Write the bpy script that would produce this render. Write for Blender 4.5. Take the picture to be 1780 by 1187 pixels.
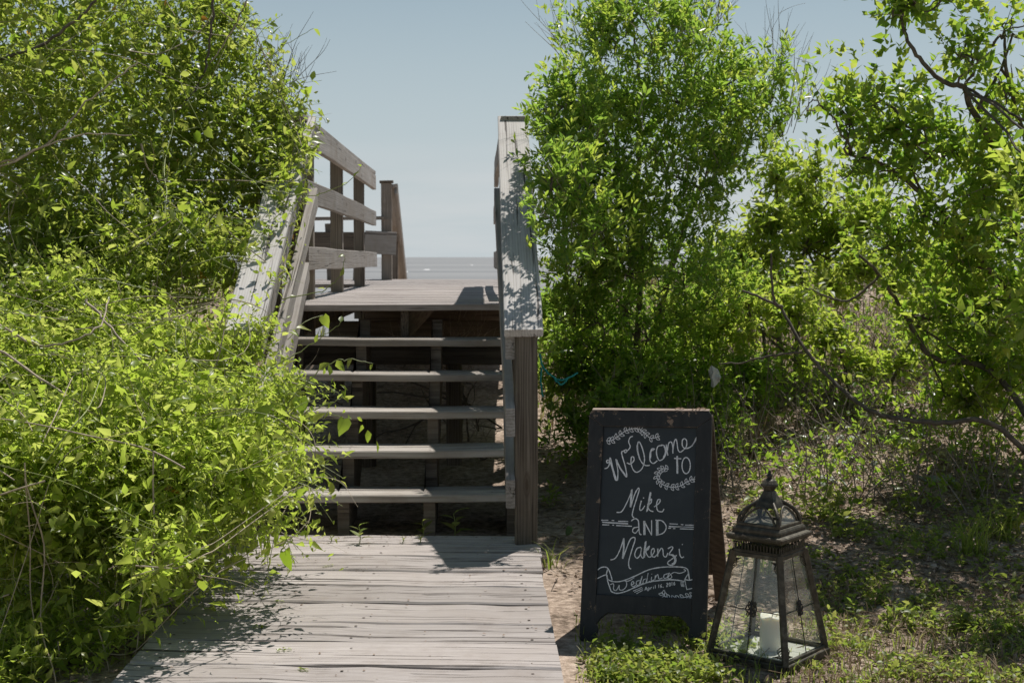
import bpy, bmesh, math, random
import numpy as np
from mathutils import Vector, Matrix, Euler

S = bpy.context.scene
for o in list(bpy.data.objects): bpy.data.objects.remove(o)
COL = S.collection
random.seed(7); rng = np.random.default_rng(11)
R = math.radians

# ------------------------------------------------------------------ camera
EYE = Vector((0.0, 0.0, 1.35))
cd = bpy.data.cameras.new("camera"); cam = bpy.data.objects.new("camera", cd); COL.objects.link(cam)
cd.lens = 50; cd.sensor_width = 36; cd.clip_start = 0.05; cd.clip_end = 60000
cam.location = EYE; cam.rotation_euler = Euler((R(90 - 3.39), 0, R(-1.226)), 'XYZ')
cd.dof.use_dof = True; cd.dof.focus_distance = 5.3; cd.dof.aperture_fstop = 8.0
S.camera = cam
CR = cam.rotation_euler.to_matrix()
F = 2472.2
def ray(px, py): return CR @ Vector(((px - 890) / F, -(py - 593.5) / F, -1.0))
def at(px, py, Y):                       # the point seen at a pixel, Y metres in front of the eye
    d = ray(px, py); return EYE + d * (Y / d.y)
def onz(px, py, z):
    d = ray(px, py); return EYE + d * ((z - EYE.z) / d.z)

# ------------------------------------------------------------------ sky and sun
SUN = Vector((0.25, 0.45, 1.0)).normalized()
W = bpy.data.worlds.new("World"); S.world = W; W.use_nodes = True
nt = W.node_tree; nt.nodes.clear()
out = nt.nodes.new('ShaderNodeOutputWorld'); bg = nt.nodes.new('ShaderNodeBackground')
sky = nt.nodes.new('ShaderNodeTexSky'); sky.sky_type = 'NISHITA'; sky.sun_disc = False
sky.sun_elevation = math.asin(SUN.z); sky.sun_rotation = math.atan2(SUN.x, SUN.y)
sky.air_density = 1.0; sky.dust_density = 0.25; sky.ozone_density = 2.0; sky.altitude = 0
hs = nt.nodes.new('ShaderNodeHueSaturation'); hs.inputs['Saturation'].default_value = 0.80; hs.inputs['Hue'].default_value = 0.478; hs.inputs['Value'].default_value = 0.86
tc = nt.nodes.new('ShaderNodeTexCoord'); mp = nt.nodes.new('ShaderNodeMapping'); mp.inputs['Scale'].default_value = (3.2, 3.2, 30)
cn = nt.nodes.new('ShaderNodeTexNoise'); cn.inputs['Scale'].default_value = 1.3; cn.inputs['Detail'].default_value = 6; cn.inputs['Roughness'].default_value = 0.55
cr = nt.nodes.new('ShaderNodeValToRGB'); cr.color_ramp.elements[0].position = 0.36; cr.color_ramp.elements[1].position = 0.66
sx = nt.nodes.new('ShaderNodeSeparateXYZ'); lim = nt.nodes.new('ShaderNodeMapRange')
lim.inputs['From Min'].default_value = 0.085; lim.inputs['From Max'].default_value = 0.02; lim.inputs['To Max'].default_value = 0.85
mu = nt.nodes.new('ShaderNodeMath'); mu.operation = 'MULTIPLY'
mx = nt.nodes.new('ShaderNodeMix'); mx.data_type = 'RGBA'; mx.inputs[7].default_value = (8.6, 8.8, 8.9, 1)
L = nt.links.new
L(sky.outputs[0], hs.inputs['Color']); L(tc.outputs['Generated'], mp.inputs[0]); L(mp.outputs[0], cn.inputs['Vector'])
L(cn.outputs['Fac'], cr.inputs[0]); L(tc.outputs['Generated'], sx.inputs[0]); L(sx.outputs['Z'], lim.inputs[0])
L(cr.outputs[0], mu.inputs[0]); L(lim.outputs[0], mu.inputs[1]); L(mu.outputs[0], mx.inputs[0])
hz = nt.nodes.new('ShaderNodeMapRange'); hz.inputs['From Min'].default_value = 0.30; hz.inputs['From Max'].default_value = 0.0; hz.inputs['To Max'].default_value = 0.9; hz.interpolation_type = 'SMOOTHSTEP'
hm = nt.nodes.new('ShaderNodeMix'); hm.data_type = 'RGBA'; hm.inputs[7].default_value = (7.0, 7.95, 8.45, 1)     # pale sea haze low in the sky
L(sx.outputs['Z'], hz.inputs[0]); L(hz.outputs[0], hm.inputs[0]); L(hs.outputs[0], hm.inputs[6]); L(hm.outputs[2], mx.inputs[6]); L(mx.outputs[2], bg.inputs['Color']); bg.inputs['Strength'].default_value = 0.052
L(bg.outputs[0], out.inputs['Surface'])
sd = bpy.data.lights.new("sun", 'SUN'); sd.energy = 3.4; sd.angle = R(0.53); sd.color = (1.0, 0.95, 0.89)
so = bpy.data.objects.new("sun", sd); COL.objects.link(so); so.location = (4, 8, 14)
so.rotation_euler = (-SUN).to_track_quat('-Z', 'Y').to_euler()
S.view_settings.view_transform = 'Standard'; S.view_settings.look = 'None'
S.view_settings.exposure = 0.54; S.view_settings.gamma = 1.0; S.view_settings.use_curve_mapping = False
S.render.engine = 'CYCLES'
S.cycles.max_bounces = 8; S.cycles.diffuse_bounces = 6; S.cycles.transmission_bounces = 8; S.cycles.transparent_max_bounces = 12
S.cycles.use_denoising = True

# ------------------------------------------------------------------ materials
class N:
    def __init__(self, name):
        self.m = bpy.data.materials.new(name); self.m.use_nodes = True
        self.t = self.m.node_tree; self.t.nodes.clear()
        self.out = self.t.nodes.new('ShaderNodeOutputMaterial')
    def n(self, kind, **kw):
        x = self.t.nodes.new('ShaderNode' + kind)
        for k, v in kw.items():
            if k.startswith('_'): setattr(x, k[1:], v)
            else: x.inputs[k.replace('__', ' ')].default_value = v
        return x
    def l(self, a, b): self.t.links.new(a, b)
    def ramp(self, fac, stops):
        r = self.t.nodes.new('ShaderNodeValToRGB'); e = r.color_ramp.elements
        while len(e) < len(stops): e.new(0.5)
        for i, (p, c) in enumerate(stops):
            e[i].position = p; e[i].color = (*c, 1) if len(c) == 3 else c
        self.l(fac, r.inputs[0]); return r.outputs[0]
    def math(self, op, a, b=None, clamp=False):
        x = self.t.nodes.new('ShaderNodeMath'); x.operation = op; x.use_clamp = clamp
        for i, v in enumerate((a, b)):
            if v is None: continue
            if isinstance(v, (int, float)): x.inputs[i].default_value = v
            else: self.l(v, x.inputs[i])
        return x.outputs[0]
    def mix(self, fac, a, b, mode='MIX'):
        x = self.t.nodes.new('ShaderNodeMix'); x.data_type = 'RGBA'; x.blend_type = mode
        for s, v in ((0, fac), (6, a), (7, b)):
            if isinstance(v, (int, float)): x.inputs[s].default_value = v
            elif isinstance(v, tuple): x.inputs[s].default_value = (*v, 1)
            else: self.l(v, x.inputs[s])
        return x.outputs[2]
    def noise(self, vec, scale, detail=4, rough=0.55, dist=0.0):
        x = self.n('TexNoise', Scale=scale, Detail=detail, Roughness=rough, Distortion=dist)
        if vec is not None: self.l(vec, x.inputs['Vector'])
        return x.outputs['Fac']
    def mapping(self, vec, scale):
        x = self.n('Mapping', Scale=scale); self.l(vec, x.inputs['Vector']); return x.outputs[0]
    def principled(self, color, rough=0.6, bump=None, bstr=0.3, bdist=0.002, **kw):
        p = self.t.nodes.new('ShaderNodeBsdfPrincipled')
        if isinstance(color, tuple): p.inputs['Base Color'].default_value = (*color, 1)
        else: self.l(color, p.inputs['Base Color'])
        if isinstance(rough, (int, float)): p.inputs['Roughness'].default_value = rough
        else: self.l(rough, p.inputs['Roughness'])
        for k, v in kw.items(): p.inputs[k.replace('__', ' ')].default_value = v
        if bump is not None:
            b = self.n('Bump', Strength=bstr, Distance=bdist); self.l(bump, b.inputs['Height']); self.l(b.outputs[0], p.inputs['Normal'])
        return p
    def done(self, sh): self.l(sh.outputs[0] if hasattr(sh, 'outputs') else sh, self.out.inputs['Surface']); return self.m

def wood(name, dark, mid, light, crack=0.5, brown=None, grain=1.0):
    k = N(name)
    tcx = k.n('TexCoord'); oi = k.n('ObjectInfo')
    off = k.n('CombineXYZ'); r1 = k.math('MULTIPLY', oi.outputs['Random'], 37.0); r2 = k.math('MULTIPLY', oi.outputs['Random'], 91.0)
    k.l(r1, off.inputs[0]); k.l(r2, off.inputs[1]); k.l(r1, off.inputs[2])
    add = k.n('VectorMath', _operation='ADD'); k.l(tcx.outputs['Object'], add.inputs[0]); k.l(off.outputs[0], add.inputs[1])
    v = add.outputs[0]
    fine = k.noise(k.mapping(v, (2.2, 75, 75)), 1.0, 5, 0.65, 0.4)
    broad = k.noise(k.mapping(v, (.8, 24, 24)), 1.0, 5, 0.65, 0.8)
    cath = k.n('TexWave', Scale=7.0 * grain, Distortion=7.0, Detail=2.5, **{'Detail__Scale': 1.0})
    cath.bands_direction = 'Y'; k.l(k.mapping(v, (0.22, 3.2, 3.2)), cath.inputs['Vector'])
    g = k.math('ADD', k.math('MULTIPLY', fine, 0.5), k.math('ADD', k.math('MULTIPLY', broad, 0.35), k.math('MULTIPLY', cath.outputs['Fac'], 0.16)))
    col = k.ramp(g, [(0.30, dark), (0.48, mid), (0.68, light)])
    checks = k.noise(k.mapping(v, (.85, 38, 38)), 1.0, 4, 0.55, 0.6)
    ck = k.ramp(checks, [(0.325 + 0.05 * crack, (0, 0, 0)), (0.355 + 0.05 * crack, (1, 1, 1))])
    col = k.mix(k.math('MULTIPLY', k.math('SUBTRACT', 1.0, ck), 0.85), col, (0.045, 0.036, 0.03))
    blot = k.noise(v, 3.1, 4, 0.6)
    if brown: col = k.mix(k.ramp(blot, [(0.45, (0, 0, 0)), (0.7, (0.8, 0.8, 0.8))]), col, brown)
    vo = k.n('TexVoronoi', Scale=1.0, Randomness=1.0); k.l(k.mapping(v, (2.3, 8.5, 8.5)), vo.inputs['Vector'])
    kn = k.ramp(vo.outputs['Distance'], [(0.05, (1, 1, 1)), (0.085, (.35, .35, .35)), (0.12, (.7, .7, .7)), (0.16, (0, 0, 0))])
    col = k.mix(k.math('MULTIPLY', kn, k.ramp(k.noise(v, .9, 1), [(.5, (0, 0, 0)), (.56, (.75, .75, .75))])), col, (.10, .075, .055))
    st = k.noise(v, 5.0, 6, 0.7); col = k.mix(k.math('MULTIPLY', k.ramp(st, [(0.52, (0, 0, 0)), (0.72, (1, 1, 1))]), 0.45), col, k.mix(1.0, col, (.62, .57, .52), 'MULTIPLY'))
    pv = k.math('ADD', 0.80, k.math('MULTIPLY', k.math('FRACT', k.math('MULTIPLY', oi.outputs['Random'], 7.31)), 0.36))
    hv = k.n('HueSaturation'); k.l(pv, hv.inputs['Value']); k.l(col, hv.inputs['Color'])
    h = k.math('ADD', k.math('MULTIPLY', fine, 0.5), k.math('MULTIPLY', ck, 0.8))
    return k.done(k.principled(hv.outputs[0], 0.82, h, 0.9, 0.004, **{'Specular__IOR__Level': 0.25}))

M = {}
M['plank'] = wood('weathered_plank', (.20, .174, .162), (.38, .343, .322), (.51, .47, .448), 1.25, (.35, .31, .285))
M['tread'] = wood('weathered_tread', (.2, .18, .155), (.36, .33, .295), (.46, .43, .395), 0.6, (.28, .24, .195))
M['rail'] = wood('weathered_rail', (.2, .18, .16), (.33, .305, .28), (.45, .42, .39), 0.45, (.3, .26, .22))
M['cap'] = wood('bleached_cap', (.33, .31, .29), (.47, .45, .43), (.55, .53, .51), 0.35)
M['post'] = wood('brown_post', (.075, .06, .045), (.16, .132, .104), (.28, .24, .195), 1.2, (.2, .168, .13))
M['deckpost'] = wood('grey_brown_post', (.12, .10, .082), (.22, .19, .16), (.32, .28, .245), 0.5, (.25, .21, .17))
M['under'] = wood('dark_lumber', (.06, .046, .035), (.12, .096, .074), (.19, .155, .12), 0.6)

def leafmat(name, cols, tcols, tmix=0.5, rough=0.42, spec=0.5):
    k = N(name)
    geo = k.n('NewGeometry'); oi = k.n('ObjectInfo')
    f = k.math('FRACT', k.math('ADD', geo.outputs['Random Per Island'], oi.outputs['Random']))
    st = [(i / (len(cols) - 1) if len(cols) > 1 else 0, c) for i, c in enumerate(cols)]
    tt = [(i / (len(tcols) - 1), c) for i, c in enumerate(tcols)]
    c = k.ramp(f, st); t = k.ramp(f, tt)
    # paler underside
    p = k.principled(c, rough, **{'Specular__IOR__Level': spec})
    tr = k.n('BsdfTranslucent'); k.l(t, tr.inputs['Color'])
    ms = k.n('MixShader', Fac=tmix); k.l(p.outputs[0], ms.inputs[1]); k.l(tr.outputs[0], ms.inputs[2])
    return k.done(ms)
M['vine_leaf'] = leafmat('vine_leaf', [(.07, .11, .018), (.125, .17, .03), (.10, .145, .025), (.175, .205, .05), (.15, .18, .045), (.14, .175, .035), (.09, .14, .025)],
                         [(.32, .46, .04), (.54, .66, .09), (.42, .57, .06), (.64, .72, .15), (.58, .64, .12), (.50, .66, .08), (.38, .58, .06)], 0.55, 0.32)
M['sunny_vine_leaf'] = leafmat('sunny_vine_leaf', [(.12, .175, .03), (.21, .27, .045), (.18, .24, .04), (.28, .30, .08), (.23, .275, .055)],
                         [(.46, .64, .06), (.66, .82, .11), (.56, .74, .09), (.78, .84, .20), (.64, .79, .11)], 0.55, 0.34, 0.3)  # lighter copy of vine_leaf, the sunlit brightness is put into its colours
M['vine_big_leaf'] = leafmat('vine_big_leaf', [(.07, .13, .015), (.10, .16, .025), (.13, .18, .03)], [(.34, .56, .04), (.46, .62, .05), (.52, .66, .08)], 0.5, 0.32)
M['yellow_leaf'] = leafmat('yellow_leaf', [(.34, .20, .03), (.36, .15, .03), (.36, .25, .06)], [(.6, .38, .05), (.6, .26, .04), (.6, .48, .08)], 0.5)
M['myrtle_leaf'] = leafmat('myrtle_leaf', [(.065, .125, .025), (.10, .16, .03), (.09, .15, .03), (.145, .195, .045)],
                           [(.28, .50, .06), (.46, .68, .09), (.38, .60, .07), (.62, .76, .13)], 0.54, 0.32)
M['sapling_leaf'] = leafmat('sapling_leaf', [(.09, .15, .02), (.13, .18, .03), (.17, .21, .05)], [(.46, .66, .07), (.60, .74, .09), (.68, .76, .15)], 0.56)
M['tree_leaf'] = leafmat('tree_leaf', [(.06, .115, .02), (.085, .14, .025), (.11, .155, .03)], [(.28, .50, .05), (.42, .62, .06), (.54, .68, .08)], 0.52, 0.32)
M['weed'] = leafmat('weed_leaf', [(.09, .135, .028), (.14, .18, .04), (.18, .195, .06)], [(.32, .48, .06), (.46, .56, .09), (.52, .54, .14)], 0.5)
M['dry'] = leafmat('dry_grass', [(.26, .19, .12), (.36, .28, .19), (.20, .14, .09)], [(.3, .22, .12), (.36, .28, .18), (.2, .14, .08)], 0.3, 0.7, 0.2)
M['litter'] = leafmat('leaf_litter', [(.13, .09, .065), (.27, .20, .155), (.40, .32, .26), (.20, .13, .09), (.50, .42, .36)], [(.1, .07, .04), (.2, .14, .09)], 0.12, 0.75, 0.2)
def plain(name, c, rough=0.6, noise=None, amp=0.3, **kw):
    k = N(name)
    if noise:
        v = k.n('TexCoord').outputs['Object']
        col = k.ramp(k.noise(v, noise, 5, 0.6), [(0.3, tuple(x * (1 - amp) for x in c)), (0.7, tuple(min(1, x * (1 + amp)) for x in c))])
        return k.done(k.principled(col, rough, k.noise(v, noise * 3, 4), 0.4, 0.003, **kw))
    return k.done(k.principled(c, rough, **kw))
M['bark'] = plain('grey_brown_bark', (.105, .088, .066), 0.85, 30, 0.5)
M['dark_bark'] = plain('dark_bark', (.105, .085, .066), 0.85, 30, 0.5)
M['vine_stem'] = plain('tan_vine_stem', (.38, .31, .22), 0.6, 25, 0.4)
M['green_stem'] = plain('green_stem', (.22, .26, .07), 0.5)
M['twig'] = plain('grey_twig', (.24, .20, .165), 0.8, 20, 0.4)
M['candle'] = plain('cream_wax', (.76, .72, .60), 0.45, None, 0, **{'Subsurface__Weight': 0.7, 'Subsurface__Scale': 0.03, 'Subsurface__Radius': (1.0, .85, .65)})
M['pad'] = plain('pale_cactus_pad', (.27, .30, .25), 0.6, 14, 0.4)
M['greenpad'] = plain('green_cactus_pad', (.10, .16, .05), 0.5, 14, 0.4)
M['teal'] = plain('teal_cord', (.02, .33, .33), 0.6)
M['paper'] = plain('white_paper', (.55, .55, .54), 0.7, 8, 0.12)
M['foam'] = plain('sea_foam', (.85, .85, .85), 0.7)
M['nail'] = plain('rusty_nail', (.07, .05, .04), 0.6, None, 0, Metallic=0.5)
M['twine'] = plain('jute_twine', (.36, .25, .17), 0.9, 60, 0.3)
# ground: pinkish pale sand with darker humus, fine grit
k = N('dune_sand'); v = k.n('NewGeometry').outputs['Position']
a = k.noise(v, 1.6, 6, 0.6); b = k.noise(v, 26, 5, 0.7); c = k.noise(v, 160, 2, 0.6)
col = k.ramp(k.math('ADD', k.math('MULTIPLY', a, 0.45), k.math('MULTIPLY', b, 0.55)), [(0.40, (.07, .055, .042)), (0.52, (.22, .18, .148)), (0.64, (.38, .325, .28))])
col = k.mix(0.5, col, k.ramp(c, [(0.3, (.12, .10, .08)), (0.6, (.48, .42, .37))]), 'MULTIPLY')
col = k.mix(1.0, col, (2.4, 2.36, 2.3), 'MULTIPLY')
M['sand'] = k.done(k.principled(col, 0.9, k.math('ADD', b, k.math('MULTIPLY', c, 0.4)), 0.8, 0.012, **{'Specular__IOR__Level': 0.15}))
k = N('grey_sea'); v = k.n('NewGeometry').outputs['Position']
w1 = k.noise(k.mapping(v, (.06, .25, 1)), 1.0, 5, 0.6); w2 = k.noise(k.mapping(v, (.004, .02, 1)), 1.0, 3, 0.5)
col = k.ramp(w2, [(0.35, (.185, .182, .18)), (0.65, (.285, .278, .27))])
M['sea'] = k.done(k.principled(col, 0.45, w1, 0.6, 0.5, **{'Specular__IOR__Level': 0.3}))
# chalkboard
k = N('slate_board'); v = k.n('TexCoord').outputs['Object']
sm = k.noise(k.mapping(v, (3, 9, 3)), 1.0, 5, 0.65, 0.5)
M['slate'] = k.done(k.principled(k.ramp(k.math('ADD', k.math('MULTIPLY', sm, .6), k.math('MULTIPLY', k.noise(k.mapping(v, (2.5, 2.5, 5)), 1.0, 6, .7, 1.2), .4)), [(0.34, (.019, .025, .029)), (0.55, (.030, .038, .042)), (0.72, (.062, .071, .075))]), 0.62, k.noise(v, 300, 2), 0.15, 0.001))
k = N('chipped_black_paint'); v = k.n('TexCoord').outputs['Object']
bv = k.n('Bevel', Radius=.007); bv.samples = 6; dt = k.n('VectorMath', _operation='DOT_PRODUCT'); k.l(bv.outputs[0], dt.inputs[0]); k.l(k.n('NewGeometry').outputs['True Normal'], dt.inputs[1]); edge = k.math('SUBTRACT', 1.0, dt.outputs['Value'])
ch = k.noise(v, 24, 6, 0.72); ch2 = k.noise(v, 5.5, 3, 0.5)
wear = k.ramp(k.math('ADD', k.math('MULTIPLY', k.math('MINIMUM', edge, .25), .75), k.math('ADD', ch, k.math('MULTIPLY', k.math('SUBTRACT', ch2, 0.5), 0.45))), [(0.63, (0, 0, 0)), (0.66, (1, 1, 1))])
grain = k.noise(k.mapping(v, (40, 40, 6)), 1, 4, 0.6)
pc = k.ramp(grain, [(0.3, (.010, .010, .0095)), (0.7, (.026, .025, .023))])
M['frame'] = k.done(k.principled(k.mix(k.math('MULTIPLY', wear, 0.85), pc, (.27, .19, .13)), 0.6, k.math('SUBTRACT', grain, wear), 0.5, 0.002))
M['frame_edge'] = wood('bare_frame_edge', (.22, .16, .13), (.36, .28, .23), (.48, .39, .33), 0.3)
M['backwood'] = wood('dark_brown_board', (.05, .036, .027), (.075, .055, .042), (.11, .085, .065), 0.3)
k = N('chalk'); v = k.n('TexCoord').outputs['Object']
M['chalk'] = k.done(k.principled(k.ramp(k.noise(v, 420, 3, 0.75), [(0.32, (.2, .21, .22)), (0.42, (.72, .73, .74)), (0.62, (.95, .95, .95))]), 0.95))
# lantern metal
k = N('verdigris_bronze'); v = k.n('TexCoord').outputs['Object']
a = k.noise(v, 34, 6, 0.7); b = k.noise(v, 9, 4, 0.6)
col = k.ramp(a, [(0.32, (.03, .026, .018)), (0.5, (.06, .053, .038)), (0.66, (.13, .122, .094))])
col = k.mix(k.ramp(b, [(0.5, (0, 0, 0)), (0.72, (.6, .6, .6))]), col, (.11, .085, .055))
M['bronze'] = k.done(k.principled(col, k.math('ADD', 0.38, k.math('MULTIPLY', a, 0.3)), a, 0.5, 0.002, Metallic=0.45))
M['dark_iron'] = plain('dark_iron', (.035, .033, .03), 0.5, 40, 0.4, Metallic=0.5)
M['floor_white'] = plain('pale_lantern_floor', (.58, .58, .52), 0.35, 20, 0.15)
k = N('thin_glass'); v = k.n('TexCoord').outputs['Object']
gl = k.n('BsdfGlossy', Roughness=0.04); gl.inputs['Color'].default_value = (1, 1, 1, 1)
tp = k.n('BsdfTransparent'); tp.inputs['Color'].default_value = (.95, .97, .95, 1)
df = k.n('BsdfDiffuse'); df.inputs['Color'].default_value = (.7, .7, .66, 1)
lw = k.n('LayerWeight', Blend=.5); fr_ = k.math('ADD', .06, k.math('MULTIPLY', k.math('POWER', lw.outputs['Facing'], 4.0), .5))
m1 = k.n('MixShader'); k.l(fr_, m1.inputs[0]); k.l(tp.outputs[0], m1.inputs[1]); k.l(gl.outputs[0], m1.inputs[2])
m2 = k.n('MixShader'); k.l(k.ramp(k.noise(v, 7, 5, 0.6), [(0.45, (.015, .015, .015)), (0.8, (.24, .24, .24))]), m2.inputs[0])  # pale diffuse smudges, strengthened to stand in for bright highlights on the panes
k.l(m1.outputs[0], m2.inputs[1]); k.l(df.outputs[0], m2.inputs[2]); M['glass'] = k.done(m2)

# ------------------------------------------------------------------ object helpers
def link(o, parent=None, mw=None):
    COL.objects.link(o)
    if parent is not None:
        o.parent = parent
        base = Vector(parent.get('_w', (0, 0, 0)))
        o['_w'] = tuple(base)
        if mw is not None: o.matrix_local = Matrix.Translation(-base) @ mw
        else: o.location = -base if parent.parent is None else Vector((0, 0, 0))
    elif mw is not None: o.matrix_world = mw
    return o
def tag(o, label=None, cat=None, group=None, kind=None):
    if label: o['label'] = label
    if cat: o['category'] = cat
    if group: o['group'] = group
    if kind: o['kind'] = kind
    return o
def thing(name, label, cat, loc, group=None, kind=None):
    o = bpy.data.objects.new(name, None); o.empty_display_size = 0.1; COL.objects.link(o)
    o.location = loc; o['_w'] = tuple(loc)
    return tag(o, label, cat, group, kind)
def mesh_np(name, V, faces_list, mat, smooth=False):
    """V (n,3); faces_list: list of (m,k) int arrays"""
    me = bpy.data.meshes.new(name); V = np.asarray(V, dtype=np.float32)
    me.vertices.add(len(V)); me.vertices.foreach_set('co', V.ravel())
    loops = np.concatenate([f.ravel() for f in faces_list]).astype(np.int32)
    cnt = np.concatenate([np.full(len(f), f.shape[1]) for f in faces_list]).astype(np.int32)
    st = np.concatenate([[0], np.cumsum(cnt)[:-1]]).astype(np.int32)
    me.loops.add(len(loops)); me.loops.foreach_set('vertex_index', loops)
    me.polygons.add(len(cnt)); me.polygons.foreach_set('loop_start', st); me.polygons.foreach_set('loop_total', cnt)
    me.update(calc_edges=True)
    if smooth: me.polygons.foreach_set('use_smooth', np.ones(len(cnt), dtype=bool))
    me.materials.append(mat); me.validate(); return me
def part(name, me, parent, kind=None, label=None, world_xyz=True):
    o = bpy.data.objects.new(name, me); COL.objects.link(o)
    if parent is not None:
        o.parent = parent
        w = Vector(parent.get('_w', (0, 0, 0))) if world_xyz else Vector((0, 0, 0))
        o.location = -w; o['_w'] = (0.0, 0.0, 0.0)
    return tag(o, label, None, None, kind)
def bm_mesh(name, bm, mat, smooth=False, recalc=True):
    me = bpy.data.meshes.new(name)
    if recalc: bmesh.ops.recalc_face_normals(bm, faces=bm.faces)
    bm.to_mesh(me); bm.free(); me.materials.append(mat)
    if smooth:
        for p in me.polygons: p.use_smooth = True
    return me
def bm_box(bm, c, s, rot=None, taper=None):
    vs = []
    for z in (-.5, .5):
        for y in (-.5, .5):
            for x in (-.5, .5):
                k_ = taper if (taper and z > 0) else 1
                p = Vector((x * s[0] * k_, y * s[1] * k_, z * s[2]))
                if rot is not None: p = rot @ p
                vs.append(bm.verts.new(p + Vector(c)))
    for f in ((0, 1, 3, 2), (4, 6, 7, 5), (0, 4, 5, 1), (2, 3, 7, 6), (0, 2, 6, 4), (1, 5, 7, 3)): bm.faces.new([vs[i] for i in f])

def board(name, p0, p1, w, t, mat, parent, up=(0, 0, 1), segs=3, ch=None, warp=0.003, skew0=0.0, skew1=0.0, ends=0.0, bow=0.0, label=None, plumb=False):
    """a sawn board from p0 to p1: local x runs along it, width w on local y, thickness t on local z (towards up)"""
    p0, p1 = Vector(p0), Vector(p1); d = p1 - p0; Ln = d.length; x = d.normalized()
    u = Vector(up); z = (u - x * u.dot(x)).normalized(); y = z.cross(x)
    ch = ch if ch is not None else min(w, t) * 0.14
    prof = [(-w/2 + ch, -t/2), (w/2 - ch, -t/2), (w/2, -t/2 + ch), (w/2, t/2 - ch), (w/2 - ch, t/2), (-w/2 + ch, t/2), (-w/2, t/2 - ch), (-w/2, -t/2 + ch)]
    V, Fq = [], []
    for i in range(segs + 1):
        s = i / segs; jy, jz = random.uniform(-warp, warp), random.uniform(-warp, warp) + bow * math.sin(math.pi * s)
        sk = skew0 * (1 - s) + skew1 * s
        for (a, b) in prof:
            ex = 0
            if i == 0: ex = -random.uniform(0, ends)
            if i == segs: ex = random.uniform(0, ends)
            pl = (z.z and plumb) and -b * x.z / max(z.z, .2) * (-1) or 0
            V.append((-Ln/2 + Ln * s + sk * a + ex + pl, a + jy + random.uniform(-warp, warp) * .3, b + jz + random.uniform(-warp, warp) * .15))
    for i in range(segs):
        for j in range(8):
            a = i * 8 + j; b = i * 8 + (j + 1) % 8; Fq.append((a, b, b + 8, a + 8))
    me = bpy.data.meshes.new(name); n = segs * 8
    me.from_pydata(V, [], Fq + [tuple(range(7, -1, -1)), tuple(n + j for j in range(8))]); me.materials.append(mat)
    o = bpy.data.objects.new(name, me); COL.objects.link(o)
    m = Matrix((x, y, z)).transposed().to_4x4(); m.translation = (p0 + p1) / 2
    if parent is not None:
        o.parent = parent; o.matrix_local = Matrix.Translation(-Vector(parent.get('_w', (0, 0, 0)))) @ m
    else: o.matrix_world = m
    if label: o['label'] = label
    return o

def tube_arrays(paths, sides=5):
    """paths: list of (points Nx3, radii N) -> V, quads"""
    Vs, Fs, off = [], [], 0
    ang = np.linspace(0, 2 * np.pi, sides, endpoint=False); ca, sa = np.cos(ang), np.sin(ang)
    for P, r in paths:
        P = np.asarray(P, float); r = np.asarray(r, float); n = len(P)
        T = np.gradient(P, axis=0); T /= np.linalg.norm(T, axis=1, keepdims=True) + 1e-9
        ref = np.where(np.abs(T[:, 2:3]) > .9, np.array([[1., 0, 0]]), np.array([[0, 0, 1.]]))
        U = np.cross(T, ref); U /= np.linalg.norm(U, axis=1, keepdims=True) + 1e-9; Wv = np.cross(T, U)
        ring = P[:, None, :] + r[:, None, None] * (ca[None, :, None] * U[:, None, :] + sa[None, :, None] * Wv[:, None, :])
        Vs.append(ring.reshape(-1, 3))
        i = np.arange(n - 1)[:, None] * sides; j = np.arange(sides)[None, :]; j2 = (j + 1) % sides
        Fs.append(np.stack([i + j, i + j2, i + sides + j2, i + sides + j], -1).reshape(-1, 4) + off); off += n * sides
    return np.concatenate(Vs), np.concatenate(Fs)
def tubes(name, paths, mat, parent, sides=5, kind=None, label=None):
    V, Fq = tube_arrays(paths, sides)
    return part(name, mesh_np(name, V, [Fq], mat, True), parent, kind, label)
def spline(pts, n=8, closed=False):
    P = [Vector(p) for p in pts]; out = []
    m = len(P)
    for i in range(m - 1):
        a, b, c, d = P[max(i - 1, 0)], P[i], P[i + 1], P[min(i + 2, m - 1)]
        for k_ in range(n):
            t = k_ / n
            out.append(0.5 * ((2 * b) + (c - a) * t + (2 * a - 5 * b + 4 * c - d) * t * t + (3 * b - a - 3 * c + d) * t ** 3))
    out.append(P[-1]); return out
def limb(pts, r0, r1, n=6, wob=0.0):
    P = np.array([tuple(p) for p in spline(pts, n)]); 
    if wob: P[1:-1] += rng.normal(0, wob, P[1:-1].shape)
    return P, np.linspace(r0, r1, len(P))

# ------------------------------------------------------------------ ground
def sstep(a, b, x):
    t = np.clip((x - a) / (b - a), 0, 1); return t * t * (3 - 2 * t)
def wob(x, y, s):
    return (np.sin(x * 1.7 * s + 1.3) * np.cos(y * 1.3 * s + .4) + .5 * np.sin(x * 3.1 * s + y * 2.3 * s) + .3 * np.sin(x * 6.3 * s - y * 5.1 * s + 2)) / 1.8
def gz(x, y):
    x = np.asarray(x, float); y = np.asarray(y, float)
    rise = 0.10 * sstep(5.6, 7.4, y) + 0.42 * sstep(7.0, 10.2, y) + 0.66 * sstep(9.6, 13.0, y)
    side = sstep(0.35, 1.4, x) + sstep(-1.3, -2.4, x)
    rise = rise * (0.45 + 0.55 * side)
    fall = sstep(13.2, 22, y) * 2.2 + sstep(20, 45, y) * 2.9 + sstep(45, 90, y) * 1.3
    bump = 0.035 * wob(x, y, 1.0) + 0.012 * wob(x, y, 4.1)
    near = sstep(0.28, 0.6, x) + sstep(-1.2, -1.5, x)
    beside = 0.03 * sstep(0.9, 0.3, np.abs(x - .8)) 
    return -0.075 + rise - fall + bump * (0.25 + 0.75 * near) * sstep(200, 60, y) + beside * 0
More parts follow.
